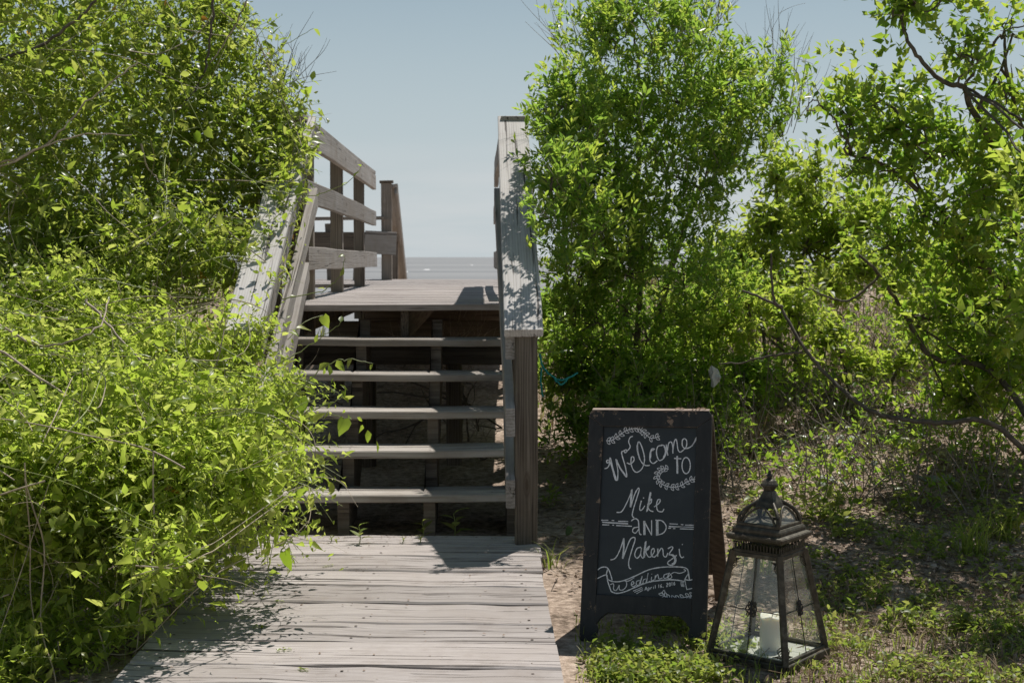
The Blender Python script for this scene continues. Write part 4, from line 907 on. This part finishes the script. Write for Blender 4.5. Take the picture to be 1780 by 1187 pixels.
mp_ = [([mb, *TM((1040, 640, 8.3), (1030, 520, 8.3), (1010, 380, 8.3), (1000, 220, 8.3))], .035, .010), ([mb + Vector((.08, .05, 0)), *TM((1085, 600, 8.4), (1100, 450, 8.4), (1110, 280, 8.5), (1110, 100, 8.5))], .04, .010), ([mb + Vector((.2, .02, 0)), *TM((1130, 620, 8.4), (1165, 470, 8.4), (1230, 300, 8.5), (1300, 190, 8.7))], .034, .009),
       ([mb + Vector((-.16, -.03, 0)), *TM((985, 700, 8.2), (1000, 600, 8.2), (985, 480, 8.2), (975, 330, 8.2))], .024, .007), ([mb + Vector((.1, -.08, 0)), *TM((1110, 560, 8.1), (1120, 400, 8.2), (1180, 250, 8.4))], .026, .008), ([mb + Vector((.3, .1, 0)), *TM((1180, 640, 8.5), (1210, 520, 8.5), (1235, 400, 8.6))], .022, .007)]
MY = [(r[0], r[1], r[2] if r[2] < 7.9 else r[2] + (r[1] - 250) / 650, *r[3:]) for r in MY]
my, BM_ = shrub('wax_myrtle', 'tall dense dark green evergreen shrub growing right beside the right handrail', 'shrub', mb, MY, mp_, (2500, 550, 12, .17, .05, leaf_lance(.17), 'myrtle_leaf', .75, True, .75, -.35), None, 'dark_bark', 300, fresh=(1500, 'sapling_leaf', 8, .10, .044))
# pale low sprig of the shrub in front of the cap, and bare twigs standing out of its top
BT = thing('bare_twigs', 'wispy bare grey twigs rising above the top of the tall evergreen shrub', 'twigs', at(1250, 120, 8.7))
tw = []
for px0, py0, n_ in ((1000, 100, 9), (1215, 60, 16), (1235, 30, 10), (1345, 140, 12), (1385, 200, 10), (1130, 10, 6)):
    for j in range(n_):
        p = at(px0 + rng.uniform(-18, 18), py0 + rng.uniform(-15, 35), 8.7 + rng.uniform(-.15, .15)); q = wander(p, (rng.normal(-.5 if px0 < 1050 else .22, .25), 0, .9), 14, rng.uniform(.02, .04), .35); tw.append((q, np.linspace(.0024, .0007, len(q))))
        i = rng.integers(3, 10); q2 = wander(q[i], (rng.normal(.1, .6), 0, .8), 7, .025, .5); tw.append((q2, np.linspace(.0014, .0006, len(q2))))
tubes('twigs', tw, M['twig'], BT, 4, 'stuff')
# pale sapling behind, middle distance
SB = g_at(1360, 10.2)
SR = [(1350, 310, 9.9, .18), (1395, 345, 10.0, .2), (1440, 380, 10.1, .2), (1340, 400, 9.8, .22), (1300, 440, 10, .24), (1400, 440, 10.3, .24), (1375, 390, 10.5, .2), (1470, 430, 10.1, .26), (1330, 500, 10.3, .26), (1420, 310, 9.6, .12), (1250, 480, 10.2, .25), (1290, 560, 10.4, .22), (1450, 500, 10.4, .2), (1510, 390, 10, .24), (1560, 500, 10.4, .22), (1650, 470, 10.4, .26)]
shrub('young_tree', 'pale yellow-green young tree standing between the dark evergreen shrub and the right-hand tree', 'tree', SB, SR, [([SB, *T((1350, 520, 10.1), (1345, 420, 10.1), (1350, 330, 10))], .022, .008), ([SB + Vector((.1, 0, 0)), *T((1390, 520, 10.1), (1400, 430, 10.1), (1440, 350, 10.1))], .02, .006), ([SB + Vector((-.1, 0, 0)), *T((1320, 540, 10), (1280, 470, 9.9))], .016, .006)], (1300, 200, 9, .2, .055, leaf_point(.25), 'sapling_leaf', .45, False, .85, -.45), None, 'bark', 200)
# the leafy tree on the right
RB_ = g_at(1935, 7.0) + Vector((.0, 0, 0))
RT_ = [(1590, 10, 6.9, .13), (1560, -10, 6.9, .13), (1640, -15, 6.9, .12), (1745, 55, 7.0, .17), (1690, 115, 7.0, .13), (1745, 155, 7.0, .17), (1670, 95, 7.0, .10), (1435, 190, 7.3, .12), (1480, 215, 7.3, .17), (1540, 225, 7.3, .2), (1490, 280, 7.3, .15), (1570, 290, 7.3, .22), (1610, 215, 7.3, .17), (1660, 260, 7.2, .22), (1760, 270, 7.1, .26), (1700, 340, 7.0, .28), (1600, 370, 7.2, .26), (1560, 430, 7.4, .22), (1660, 450, 7.0, .26), (1770, 410, 6.8, .32), (1730, 520, 6.7, .26), (1640, 540, 6.8, .17), (1780, 560, 6.5, .28), (1700, 610, 6.6, .22), (1760, 680, 6.4, .24), (1860, 200, 7.0, .3), (1850, 60, 7.0, .25), (1850, 395, 5.85, .2), (1890, 270, 6.05, .26), (1825, 480, 5.7, .12), (1775, 555, 5.65, .08), (1920, 350, 5.9, .28), (1640, 680, 6.9, .14), (1515, 180, 7.3, .1)]
def TL(*pts): return [at(p[0], p[1], max(6.9, 7.0 + (p[1] - 200) / 430)) for p in pts]
rpths = [([RB_, *TL((1850, 600), (1745, 500), (1640, 370), (1540, 290), (1480, 270))], .027, .007), ([RB_ + Vector((.05, .05, 0)), *TL((1830, 480), (1770, 330), (1690, 190), (1676, 152), (1640, 143), (1592, 95), (1568, 40), (1575, 0))], .022, .006),
         ([RB_ + Vector((.1, -.05, 0)), *TL((1850, 480), (1800, 300), (1755, 150), (1745, 60))], .022, .006), ([RB_ + Vector((-.05, .1, 0)), *T((1740, 660, 7.8), (1620, 620, 7.9), (1575, 550, 7.9), (1530, 480, 7.8), (1490, 440, 7.8))], .02, .007),
         ([RB_ + Vector((-.1, -.1, .05)), *T((1740, 745, 6.9), (1640, 735, 6.95), (1560, 728, 7.0), (1500, 706, 7.1), (1440, 655, 7.3), (1395, 600, 7.4), (1360, 540, 7.5), (1350, 530, 7.5), (1290, 505, 7.6))], .015, .006), ([*T((1395, 612, 7.4), (1340, 618, 7.4), (1290, 630, 7.5), (1250, 632, 7.5))], .007, .003), ([*T((1360, 535, 7.5), (1345, 520, 7.5), (1340, 440, 7.5))], .010, .005), ([*T((1530, 480, 7.8), (1480, 520, 7.8), (1450, 520, 7.8), (1400, 500, 7.8))], .008, .004), ([*TL((1700, 190), (1740, 120), (1760, 60))], .009, .005),
         ([*TL((1650, 380), (1600, 330), (1575, 250), (1560, 200))], .009, .004), ([*TL((1720, 470), (1650, 450), (1590, 420), (1540, 430))], .009, .004)]
RT_ = [r if r[2] < 6.2 else r for r in lean_rows(RT_, lambda y, Y: Y if Y < 6.2 else max(6.9, 7.0 + (y - 200) / 430))]
rt, BR = shrub('broadleaf_tree', 'leafy green tree with pointed leaves and crooked bare limbs at the right edge', 'tree', RB_, RT_, rpths, (1250, 120, 9, .19, .052, leaf_point(.27), 'tree_leaf', .25, False, .9, -.1), None, 'bark', 300, fresh=(760, 'sapling_leaf', 6, .15, .05))
# leafy sprays along its low limb and in the gap behind it
LR = [(1300, 520, 8.9, .2), (1380, 540, 9.0, .2), (1440, 590, 9.2, .16), (1500, 640, 9.0, .12), (1560, 640, 8.8, .14), (1590, 560, 9.0, .16), (1620, 480, 9.4, .2), (1500, 470, 9.6, .2), (1400, 640, 8.8, .1), (1250, 560, 8.9, .16), (1660, 590, 8.6, .2), (1720, 650, 8.2, .2), (1680, 700, 7.9, .16)]
LB = g_at(1480, 9.2)
shrub('understory_shrub', 'low thin-stemmed green shrub growing on the dune behind the crooked low limb', 'shrub', LB, LR, [([LB, *T((1470, 640, 9.2), (1440, 590, 9.2), (1380, 540, 9))], .014, .005), ([LB + Vector((.2, 0, 0)), *T((1560, 640, 9), (1600, 560, 9.1), (1620, 480, 9.3))], .014, .005), ([LB + Vector((-.2, 0, 0)), *T((1400, 650, 9), (1330, 580, 9), (1290, 520, 8.9))], .013, .005)], (800, 150, 8, .17, .05, leaf_point(.25), 'sapling_leaf', .4, False, .9, -.4), None, 'dark_bark', 150)
n = 1500; y = rng.uniform(7.1, 11.5, n); x = .75 + rng.random(n) * (.25 + .36 * y); nn_ = wob(x, y, 2.0); kq = (nn_ > -.25) & ~((x < 1.35) & (y < 7.6)); x, y = x[kq], y[kq]
P = np.stack([x, y, gz(x, y)], -1); U = nz(rng.normal(0, .35, P.shape) + np.array([0, 0, 1])); hh = .22 + .2 * rng.random(len(x)); P[:, 2] += hh * rng.random(len(x)) * .9
A = sprigs(P, U, 7, .2, .35, .5, .6, .15, .95, .042, .4)
ug = part('undergrowth', leaf_mesh('undergrowth', leaf_point(.25), *A[:4], M['tree_leaf']), None); tag(ug, 'tangled low leafy undergrowth covering the shaded dune slope on the right', 'undergrowth', None, 'stuff')
tw = []
for i in range(1000):
    yy = rng.uniform(7.2, 11.8); xx = .8 + rng.random() * (.2 + .36 * yy); q = wander((xx, yy, float(gz(xx, yy)) - .02), (rng.normal(0, .5), rng.normal(0, .4), 1), 9, rng.uniform(.03, .075), .35); tw.append((q, np.linspace(.0035, .001, len(q)) * rng.uniform(.6, 1.6)))
tag(tubes('undergrowth_stems', tw, M['twig'], None, 4, 'stuff'), 'thin bare grey stems tangled through the undergrowth on the right slope', 'undergrowth')
# deep thicket low behind the sign
TR = [(1000, 640, 8.8, .3), (1120, 700, 8.6, .32), (1220, 700, 8.8, .26), (960, 560, 9.4, .3), (1300, 660, 9.3, .25), (1000, 740, 8.2, .18), (1080, 720, 8.1, .2), (1200, 560, 9.6, .3)]
TB = g_at(1140, 9.0)
shrub('dark_thicket', 'dark shaded low thicket at the foot of the evergreen shrub behind the chalkboard', 'shrub', TB, TR, [([TB, *T((1120, 640, 8.8), (1090, 560, 8.8))], .014, .006), ([TB + Vector((-.3, 0, 0)), *T((1000, 640, 8.9), (960, 560, 9.3))], .014, .006)], (1100, 700, 10, .18, .05, leaf_lance(.19), 'myrtle_leaf', .5, False, .85, -.6), None, 'dark_bark', 100)
# left bank behind the vine, and growth under the deck seen between the treads
UR = [(600, 620, 9.6, .22), (800, 660, 9.2, .25), (830, 740, 8.9, .2), (840, 800, 8.8, .14), (560, 690, 9.4, .2), (700, 640, 10.2, .34), (640, 720, 9.8, .3), (760, 720, 9.7, .3), (700, 790, 9.3, .24), (590, 780, 9.2, .24), (800, 600, 10.0, .3)]
UB = g_at(815, 9.4)
shrub('shade_plant', 'dim green leaves growing behind the open stairs under the deck', 'shrub', UB, UR, [([UB, *T((810, 700, 9.1), (830, 660, 9.0))], .008, .003)], (800, 400, 9, .16, .045, leaf_oval(.25), 'myrtle_leaf', .5, False, .85, -.6), None, 'dark_bark', 0)

# ------------------------------------------------------------------ ground plants and litter on the right
def on_ground(px, py, lift=0.0):
    lo, hi = 3.5, 16.0; d = ray(px, py)
    for _ in range(400):                              # first crossing along the ray
        lo += .03; p = EYE + d * (lo / d.y)
        if p.z <= float(gz(p.x, p.y)): break
    return Vector((p.x, p.y, float(gz(p.x, p.y)) + lift))
def xy_cloud(n, px, py):
    a = rng.uniform(*px, n); b = rng.uniform(*py, n); Cm = np.array(CR); d = np.stack([(a - 890) / F, -(b - 593.5) / F, -np.ones(n)], -1) @ Cm.T; d /= d[:, 1:2]
    res = np.full((n, 2), np.nan)
    for Y in np.arange(3.5, 16, .03):
        hit = np.isnan(res[:, 0]) & (EYE.z + d[:, 2] * Y <= gz(d[:, 0] * Y, np.full(n, Y))); res[hit, 0] = d[hit, 0] * Y; res[hit, 1] = Y
    return res[~np.isnan(res[:, 0])]
def off_boards(x, y): return ~((x > -1.2) & (x < .28) & (y < 6.95))
# fallen leaves, straw and bits of bark
n = 42000; u = rng.random(n); y = 4.3 + 9.0 * u ** 1.1; x = .27 + (np.abs(rng.normal(0, 1, n)) * .2 + rng.random(n)) * (.25 + .36 * y) ; x = np.where(rng.random(n) < .12, -1.2 - rng.random(n) * 1.2, x)
dens = .28 + .5 * wob(x, y, 2.2) + .5 * sstep(5.3, 7.0, y); kq = (rng.random(n) < dens + .15) & off_boards(x, y); x, y = x[kq], y[kq]; n = len(x)
z = gz(x, y) + .006 + rng.random(n) * .012; nor = nz(rng.normal(0, .38, (n, 3)) + np.array([0, 0, 1]))
lit = part('leaf_litter', leaf_mesh('leaf_litter', leaf_oval(.3, .14, .12), np.stack([x, y, z], -1), rdir(n) * np.array([1, 1, .25]), nor, rng.uniform(.010, .036, n) * (1 + .25 * (y > 8)), M['litter']), None)
tag(lit, 'brown and pale fallen leaves and bark bits scattered over the sandy bank', 'leaf litter', None, 'stuff')
n = 260; x = rng.uniform(-1.1, .25, n); y = np.where(rng.random(n) < .5, rng.uniform(4.4, 6.8, n), 6.85 - np.abs(rng.normal(0, .12, n)))
tag(part('boardwalk_debris', leaf_mesh('boardwalk_debris', leaf_oval(.3, .1, .1), np.stack([x, y, np.full(n, .006)], -1), rdir(n) * np.array([1, 1, .1]), nz(rng.normal(0, .25, (n, 3)) + np.array([0, 0, 1])), rng.uniform(.005, .016, n), M['litter']), None), 'tiny bits of dead leaf and bark scattered on the boardwalk planks', 'debris', None, 'stuff')
ps = []
for i in range(4200):
    yy = 4.6 + 8.6 * rng.random() ** 1.1; xx = .3 + rng.random() * (.3 + .38 * yy)
    if xx < .9 and yy < 6.2: continue
    a = rng.uniform(0, 6.28); l_ = rng.uniform(.05, .22); q0 = np.array([xx, yy, float(gz(xx, yy)) + .006]); d = np.array([math.cos(a), math.sin(a), rng.uniform(-.02, .25)]) * l_
    ps.append((np.stack([q0, q0 + d * .5 + np.array([0, 0, .006]), q0 + d]), np.array([.0016, .0014, .0009]) * rng.uniform(.6, 1.8)))
tag(tubes('fallen_twigs', ps, M['dry'], None, 3, 'stuff'), 'fine dry straws and twigs strewn on the shaded sandy bank', 'twigs')
# dry grass on the dune behind
def blades(P, h, spread, mat, name, parent, w=.004, kind='stuff', bend=.5):
    n = len(P); a = rng.uniform(0, 2 * np.pi, n); d = np.stack([np.cos(a), np.sin(a), np.zeros(n)], -1); s = np.stack([-np.sin(a), np.cos(a), np.zeros(n)], -1) * (w * rng.uniform(.6, 1.4, n))[:, None]
    h = h * rng.uniform(.45, 1.25, n); b = spread * rng.uniform(.2, 1.2, n)
    up_ = np.array([0, 0, 1.0]); V = []
    for t, ww in ((0, 1), (.45, .85), (.8, .5)):
        c = P + up_ * (h * t * (1 - bend * .4 * t))[:, None] + d * (b * h * t * t)[:, None]; V += [c - s * ww, c + s * ww]
    V.append(P + up_ * (h * (1 - bend * .4))[:, None] + d * (b * h)[:, None])
    V = np.stack(V, 1).reshape(-1, 3); o = np.arange(n)[:, None, None] * 7
    return part(name, mesh_np(name, V, [(np.array([(0, 1, 3, 2), (2, 3, 5, 4)])[None] + o).reshape(-1, 4), (np.array([(4, 5, 6)])[None] + o).reshape(-1, 3)], mat), parent, kind)
n = 9000; y = rng.uniform(9.5, 14.5, n); x = .4 + rng.random(n) * (.5 + .36 * y); kq = rng.random(n) < .45 + .5 * wob(x, y, 1.6); x, y = x[kq], y[kq]
tag(blades(np.stack([x, y, gz(x, y)], -1), .22, .8, M['dry'], 'dry_dune_grass', None, .004), 'pale pinkish dry grass covering the sunlit dune behind the trees', 'dry grass', None, 'stuff')
n = 2500; y = rng.uniform(10, 14, n); x = .4 + rng.random(n) * (.5 + .36 * y); tag(blades(np.stack([x, y, gz(x, y)], -1), .20, .6, M['weed'], 'green_dune_grass', None, .004), 'sparse green grass growing among the dry dune grass behind the trees', 'grass', None, 'stuff')
n = 3000; y = rng.uniform(8.5, 14, n); x = -1.5 - rng.random(n) * 3; tag(blades(np.stack([x, y, gz(x, y)], -1), .3, .6, M['weed'], 'bank_grass', None, .005), 'green grass on the bank behind the tangled vine', 'grass', None, 'stuff')
# low ground cover in the foreground
C1 = xy_cloud(780, (1030, 1245), (1085, 1200)); C2 = xy_cloud(1250, (1400, 1790), (1010, 1200)); C3 = xy_cloud(420, (1420, 1780), (880, 1010)); C4 = xy_cloud(160, (1230, 1300), (1120, 1190)); C5 = xy_cloud(420, (1240, 1780), (800, 1000)); C6 = xy_cloud(350, (1260, 1780), (640, 830))
C = np.concatenate([C1, C2, C3, C4, C5, C6]); cov = wob(C[:, 0], C[:, 1], 3.6) + .6 * wob(C[:, 0] + 3, C[:, 1], 9); C = C[(cov > -.12) & off_boards(C[:, 0], C[:, 1])]
P = np.stack([C[:, 0], C[:, 1], gz(C[:, 0], C[:, 1])], -1); U = nz(rng.normal(0, .5, P.shape) + np.array([0, 0, 1]))
A = sprigs(P, U, 7, .055, .5, .5, .6, .1, 1.0, .021, .45, False, 1.0)
tag(part('ground_cover', leaf_mesh('ground_cover', leaf_oval(.34, .1, .1), *A[:4], M['weed']), None), 'low bright green clover-like ground cover in front of the sign and lantern', 'ground cover', None, 'stuff')
n = 1500; Cg = xy_cloud(1400, (1000, 1790), (1080, 1200)); Cg = Cg[off_boards(Cg[:, 0], Cg[:, 1])]
tag(blades(np.stack([Cg[:, 0], Cg[:, 1], gz(Cg[:, 0], Cg[:, 1])], -1), .06, .7, M['weed'], 'short_grass', None, .0022), 'short thin green grass blades in the foreground sand', 'grass', None, 'stuff')
n = 900; Cg = xy_cloud(900, (1400, 1790), (1020, 1200)); Cg = Cg[off_boards(Cg[:, 0], Cg[:, 1])]
tag(blades(np.stack([Cg[:, 0], Cg[:, 1], gz(Cg[:, 0], Cg[:, 1])], -1), .07, 1.0, M['dry'], 'dry_short_grass', None, .0024), 'short dry tan grass blades mixed into the foreground ground cover', 'dry grass', None, 'stuff')
# single grass tufts
def tuft(px, py, nb, h, mat, label, group, name='grass_tuft', spread=.7, w=.0035, rad=.035):
    b = on_ground(px, py); t = thing(name, label, 'grass', b, group)
    P = np.array([(b.x, b.y, b.z)]) + np.concatenate([rng.normal(0, rad, (nb, 2)), np.zeros((nb, 1))], 1); blades(P, h, spread, mat, 'blades', t, w); return t
tuft(1310, 790, 40, .30, M['dry'], 'tall dry tan grass tuft just behind the right corner of the chalkboard', 'grass tufts on the bank', spread=.35)
tuft(1345, 770, 26, .24, M['dry'], 'sparse dry tan grass tuft between the chalkboard and the fallen cactus pads', 'grass tufts on the bank', spread=.5)
tuft(1695, 965, 60, .22, M['weed'], 'arching green grass tuft in the shade at the right', 'grass tufts on the bank', spread=.8)
tuft(1735, 940, 30, .18, M['weed'], 'small green grass tuft beside the leafy weed at the right edge', 'grass tufts on the bank', spread=.6)
tuft(962, 985, 16, .13, M['weed'], 'thin green grass tuft between the boardwalk edge and the chalkboard', 'grass tufts on the bank', spread=.8)
tuft(1330, 1000, 20, .16, M['weed'], 'green grass tuft right behind the lantern', 'grass tufts on the bank', spread=.6)
# broad leafed weeds
def weed(px, py, nstem, h, lsize, label, group, name='leafy_weed', mat='weed', tpl=None, m=8, rad=.05):
    b = on_ground(px, py); t = thing(name, label, 'weed', b, group)
    P = np.array([tuple(b)]) + np.concatenate([rng.normal(0, rad, (nstem, 2)), np.zeros((nstem, 1))], 1); P[:, 2] = gz(P[:, 0], P[:, 1]); U = np.tile([[0, 0, 1.0]], (nstem, 1))
    A = sprigs(P, U, m, h, .8, .3, .3, .1, .95, lsize, .3); tubes('stems', A[4], M['green_stem'], t, 3, 'stuff')
    leaf_objects('leaf', tpl or leaf_oval(.24, .1, .16), *A[:4], M[mat], t, 3); return t
WG = 'leafy weeds on the bank'
for px, py, ns, h, ls, lb in ((1440, 905, 16, .20, .05, 'broad clump of sunlit leafy weeds just right of the lantern top'), (1480, 940, 8, .13, .045, 'small leafy weed right of the lantern eave'), (1755, 930, 14, .2, .055, 'bushy leafy weed at the right edge of the picture'), (1560, 890, 6, .14, .045, 'thin shaded weed in the middle of the bank'), (1600, 975, 5, .12, .04, 'dim weed in the dark patch of the bank'),
                              (1310, 800, 6, .12, .05, 'low weed at the right of the dry grass tuft'), (1575, 790, 4, .10, .05, 'small bright weed among the fallen cactus pads'), (1500, 1095, 9, .09, .032, 'low bright weed in the sunlit grass right of the lantern'), (1590, 1100, 10, .1, .032, 'spreading weed on the edge of the foreground shade'), (1655, 1090, 8, .1, .035, 'pale leafy weed at the edge of the dark foreground shade'), (1730, 1040, 7, .1, .035, 'weed growing in the sand near the right edge'),
                              (1265, 1100, 5, .07, .028, 'tiny weed at the left foot of the lantern'), (1090, 1110, 8, .06, .026, 'low weed growing between the feet of the chalkboard'), (1020, 800, 8, .16, .05, 'shaded weed behind the left side of the chalkboard'), (1330, 900, 8, .15, .05, 'weed showing behind the lantern crown'), (960, 880, 5, .1, .04, 'dim weed between the stair post and the chalkboard'), (1680, 860, 6, .14, .045, 'shaded weed below the low limb at the right')):
    weed(px, py, ns, h, ls, lb, WG)
SGp = 'seedlings at the foot of the stairs'
def seedling(loc, label, s, nl=6):
    t = thing('seedling', label, 'seedling', loc, SGp); P, r = limb([Vector(loc), Vector(loc) + Vector((.004, 0, s * .5)), Vector(loc) + Vector((-.004, .004, s))], .0028, .0015, 4); tubes('stem', [(P, r)], M['green_stem'], t, 5)
    ii = np.linspace(2, len(P) - 1, nl).astype(int); a = np.arange(nl) * 2.4; d = nz(np.stack([np.cos(a), np.sin(a) * .7, np.full(nl, .55)], -1))
    leaf_objects('leaf', leaf_oval(.22, .06, .25), P[ii], d, nz(np.array([[0, 0, 1.0]]) + d * -.2), np.full(nl, s * .75) * rng.uniform(.7, 1.1, nl), M['weed'], t, 3)
for px, py, Y, s, lb in ((625, 940, 6.66, .085, 'bright seedling with broad leaves growing between planks in front of the bottom step'), (735, 922, 6.95, .09, 'shaded seedling in front of the right middle stair support'), (790, 915, 6.95, .13, 'tall dim seedling with long leaves under the right end of the bottom step'), (730, 945, 6.68, .035, 'tiny sprig in the first plank gap below the steps'), (575, 935, 6.7, .03, 'tiny sprout in the plank gap at the left of the steps'), (700, 940, 6.68, .03, 'tiny pale sprout left of the tiny sprig in the first plank gap')):
    p = at(px, py, Y); p.z = max(.0, float(gz(p.x, p.y))) if Y < 6.9 else float(gz(p.x, p.y)); seedling(p, lb, s)
# bits of green vine lying on the boardwalk
for px, py, lb in ((440, 1090, 'tiny green sprig lying at the edge of the vine shadow on the boardwalk'), (480, 1128, 'green sprig lying on the sunlit boardwalk just below the leaf shadows'), (520, 1160, 'nearest green vine sprig lying low on the boardwalk planks'), (560, 985, 'farthest green sprig lying on the sunlit planks toward the stairs'), (470, 1045, 'green sprig lying on the boardwalk inside the dark leaf shadows')):
    p = onz(px, py, .004); t = thing('fallen_sprig', lb, 'sprig', p, 'vine sprigs fallen on the boardwalk'); q = wander(tuple(p), (1, rng.normal(0, .4), 0), 7, .008, .3); q[:, 2] = p.z; tubes('stem', [(q, np.full(len(q), .0011))], M['green_stem'], t, 4)
    leaf_objects('leaf', leaf_oval(.3, .1, .1), q[2:6] + np.array([0, 0, .004]), nz(rng.normal(0, 1, (4, 3)) * np.array([1, 1, .1])), np.tile([[0, 0, 1.]], (4, 1)) + rng.normal(0, .2, (4, 3)), rng.uniform(.012, .022, 4), M['vine_leaf'], t, 2)
# prickly pear pads lying and standing on the bank
def pad_mesh(mat):
    bm = bmesh.new(); bmesh.ops.create_uvsphere(bm, u_segments=12, v_segments=7, radius=.5)
    for v in bm.verts:
        z_ = v.co.z + .5; v.co.x *= .78 * (.62 + .55 * z_); v.co.y *= .16; v.co.z = z_; v.co.y += .05 * math.sin(z_ * 3)
    return bm_mesh('pad', bm, mat, True)
PM = [pad_mesh(M['pad']), pad_mesh(M['greenpad'])]
PG = 'prickly pear clumps lying on the bank'
for px, py, n_, sz, green, lb in ((1480, 770, 4, .085, 0, 'pale grey cactus pads lying in a row below the crooked low limb'), (1425, 845, 5, .09, 0, 'whitish cactus pads lying on the sand left of the shaded weed'), (1620, 845, 6, .08, 0, 'fan of pale grey cactus pads in the middle of the shaded bank'), (1600, 765, 3, .08, 0, 'pale cactus pads further up the bank toward the right'), (1385, 790, 2, .075, 1, 'pair of upright green cactus pads above the lantern tip'), (1470, 812, 4, .08, 0, 'cluster of pale cactus pads between the row and the whitish pads'),
                                  (1700, 800, 2, .06, 0, 'two small pale cactus pads near the right edge'), (1325, 720, 2, .055, 1, 'pair of small green cactus pads just above the dry grass tuft'), (985, 935, 1, .07, 1, 'single round green cactus pad left of the chalkboard'), (1430, 800, 2, .10, 1, 'long dark green cactus pads lying across the bank above the lantern')):
    b = on_ground(px, py); t = thing('prickly_pear', lb, 'cactus', b, PG)
    for j in range(n_):
        o = bpy.data.objects.new('pad', PM[green]); COL.objects.link(o); o.parent = t
        o.location = (rng.normal(0, .055) if n_ > 1 else 0, rng.normal(0, .05) if n_ > 1 else 0, .012)
        tl = rng.uniform(.1, .5) if green else rng.uniform(.9, 1.35); o.rotation_euler = Euler((-tl, rng.uniform(-.8, .8), rng.uniform(-.9, .9)), 'ZYX'.replace('ZYX', 'XYZ')); s = sz * rng.uniform(.6, 1.0); o.scale = (s, s, s)
# teal cord caught in the thicket and a scrap of white paper
tc_ = []
for pts in ([(938, 615, 7.9), (945, 640, 7.9), (962, 655, 7.9), (980, 660, 7.9), (1004, 648, 7.95)], [(941, 640, 7.9), (940, 665, 7.9), (943, 690, 7.9)], [(962, 655, 7.9), (975, 668, 7.9), (990, 655, 7.92)]):
    P, r = limb(T(*pts), .006, .005, 6, .002); tc_.append((P, r))
tag(tubes('teal_cord', tc_, M['teal'], None, 5), 'tangled teal plastic cord hanging in the bushes right of the stair post', 'cord')
bm = bmesh.new(); bmesh.ops.create_icosphere(bm, subdivisions=2, radius=.05)
for v in bm.verts:
    n_ = math.sin(v.co.x * 90) * math.sin(v.co.y * 83 + 1) + math.sin(v.co.z * 77 + 2) * math.sin(v.co.x * 61); v.co *= .85 + .2 * n_ + random.uniform(-.38, .38); v.co.y *= .6; v.co.z *= 1.25; v.co.x *= .75
pb_ = at(1242, 655, 8.35); bmesh.ops.translate(bm, verts=bm.verts, vec=pb_)
tag(part('crumpled_paper', bm_mesh('crumpled_paper', bm, M['paper'], False, False), None), 'crumpled white paper caught under the bushes above the chalkboard', 'litter')
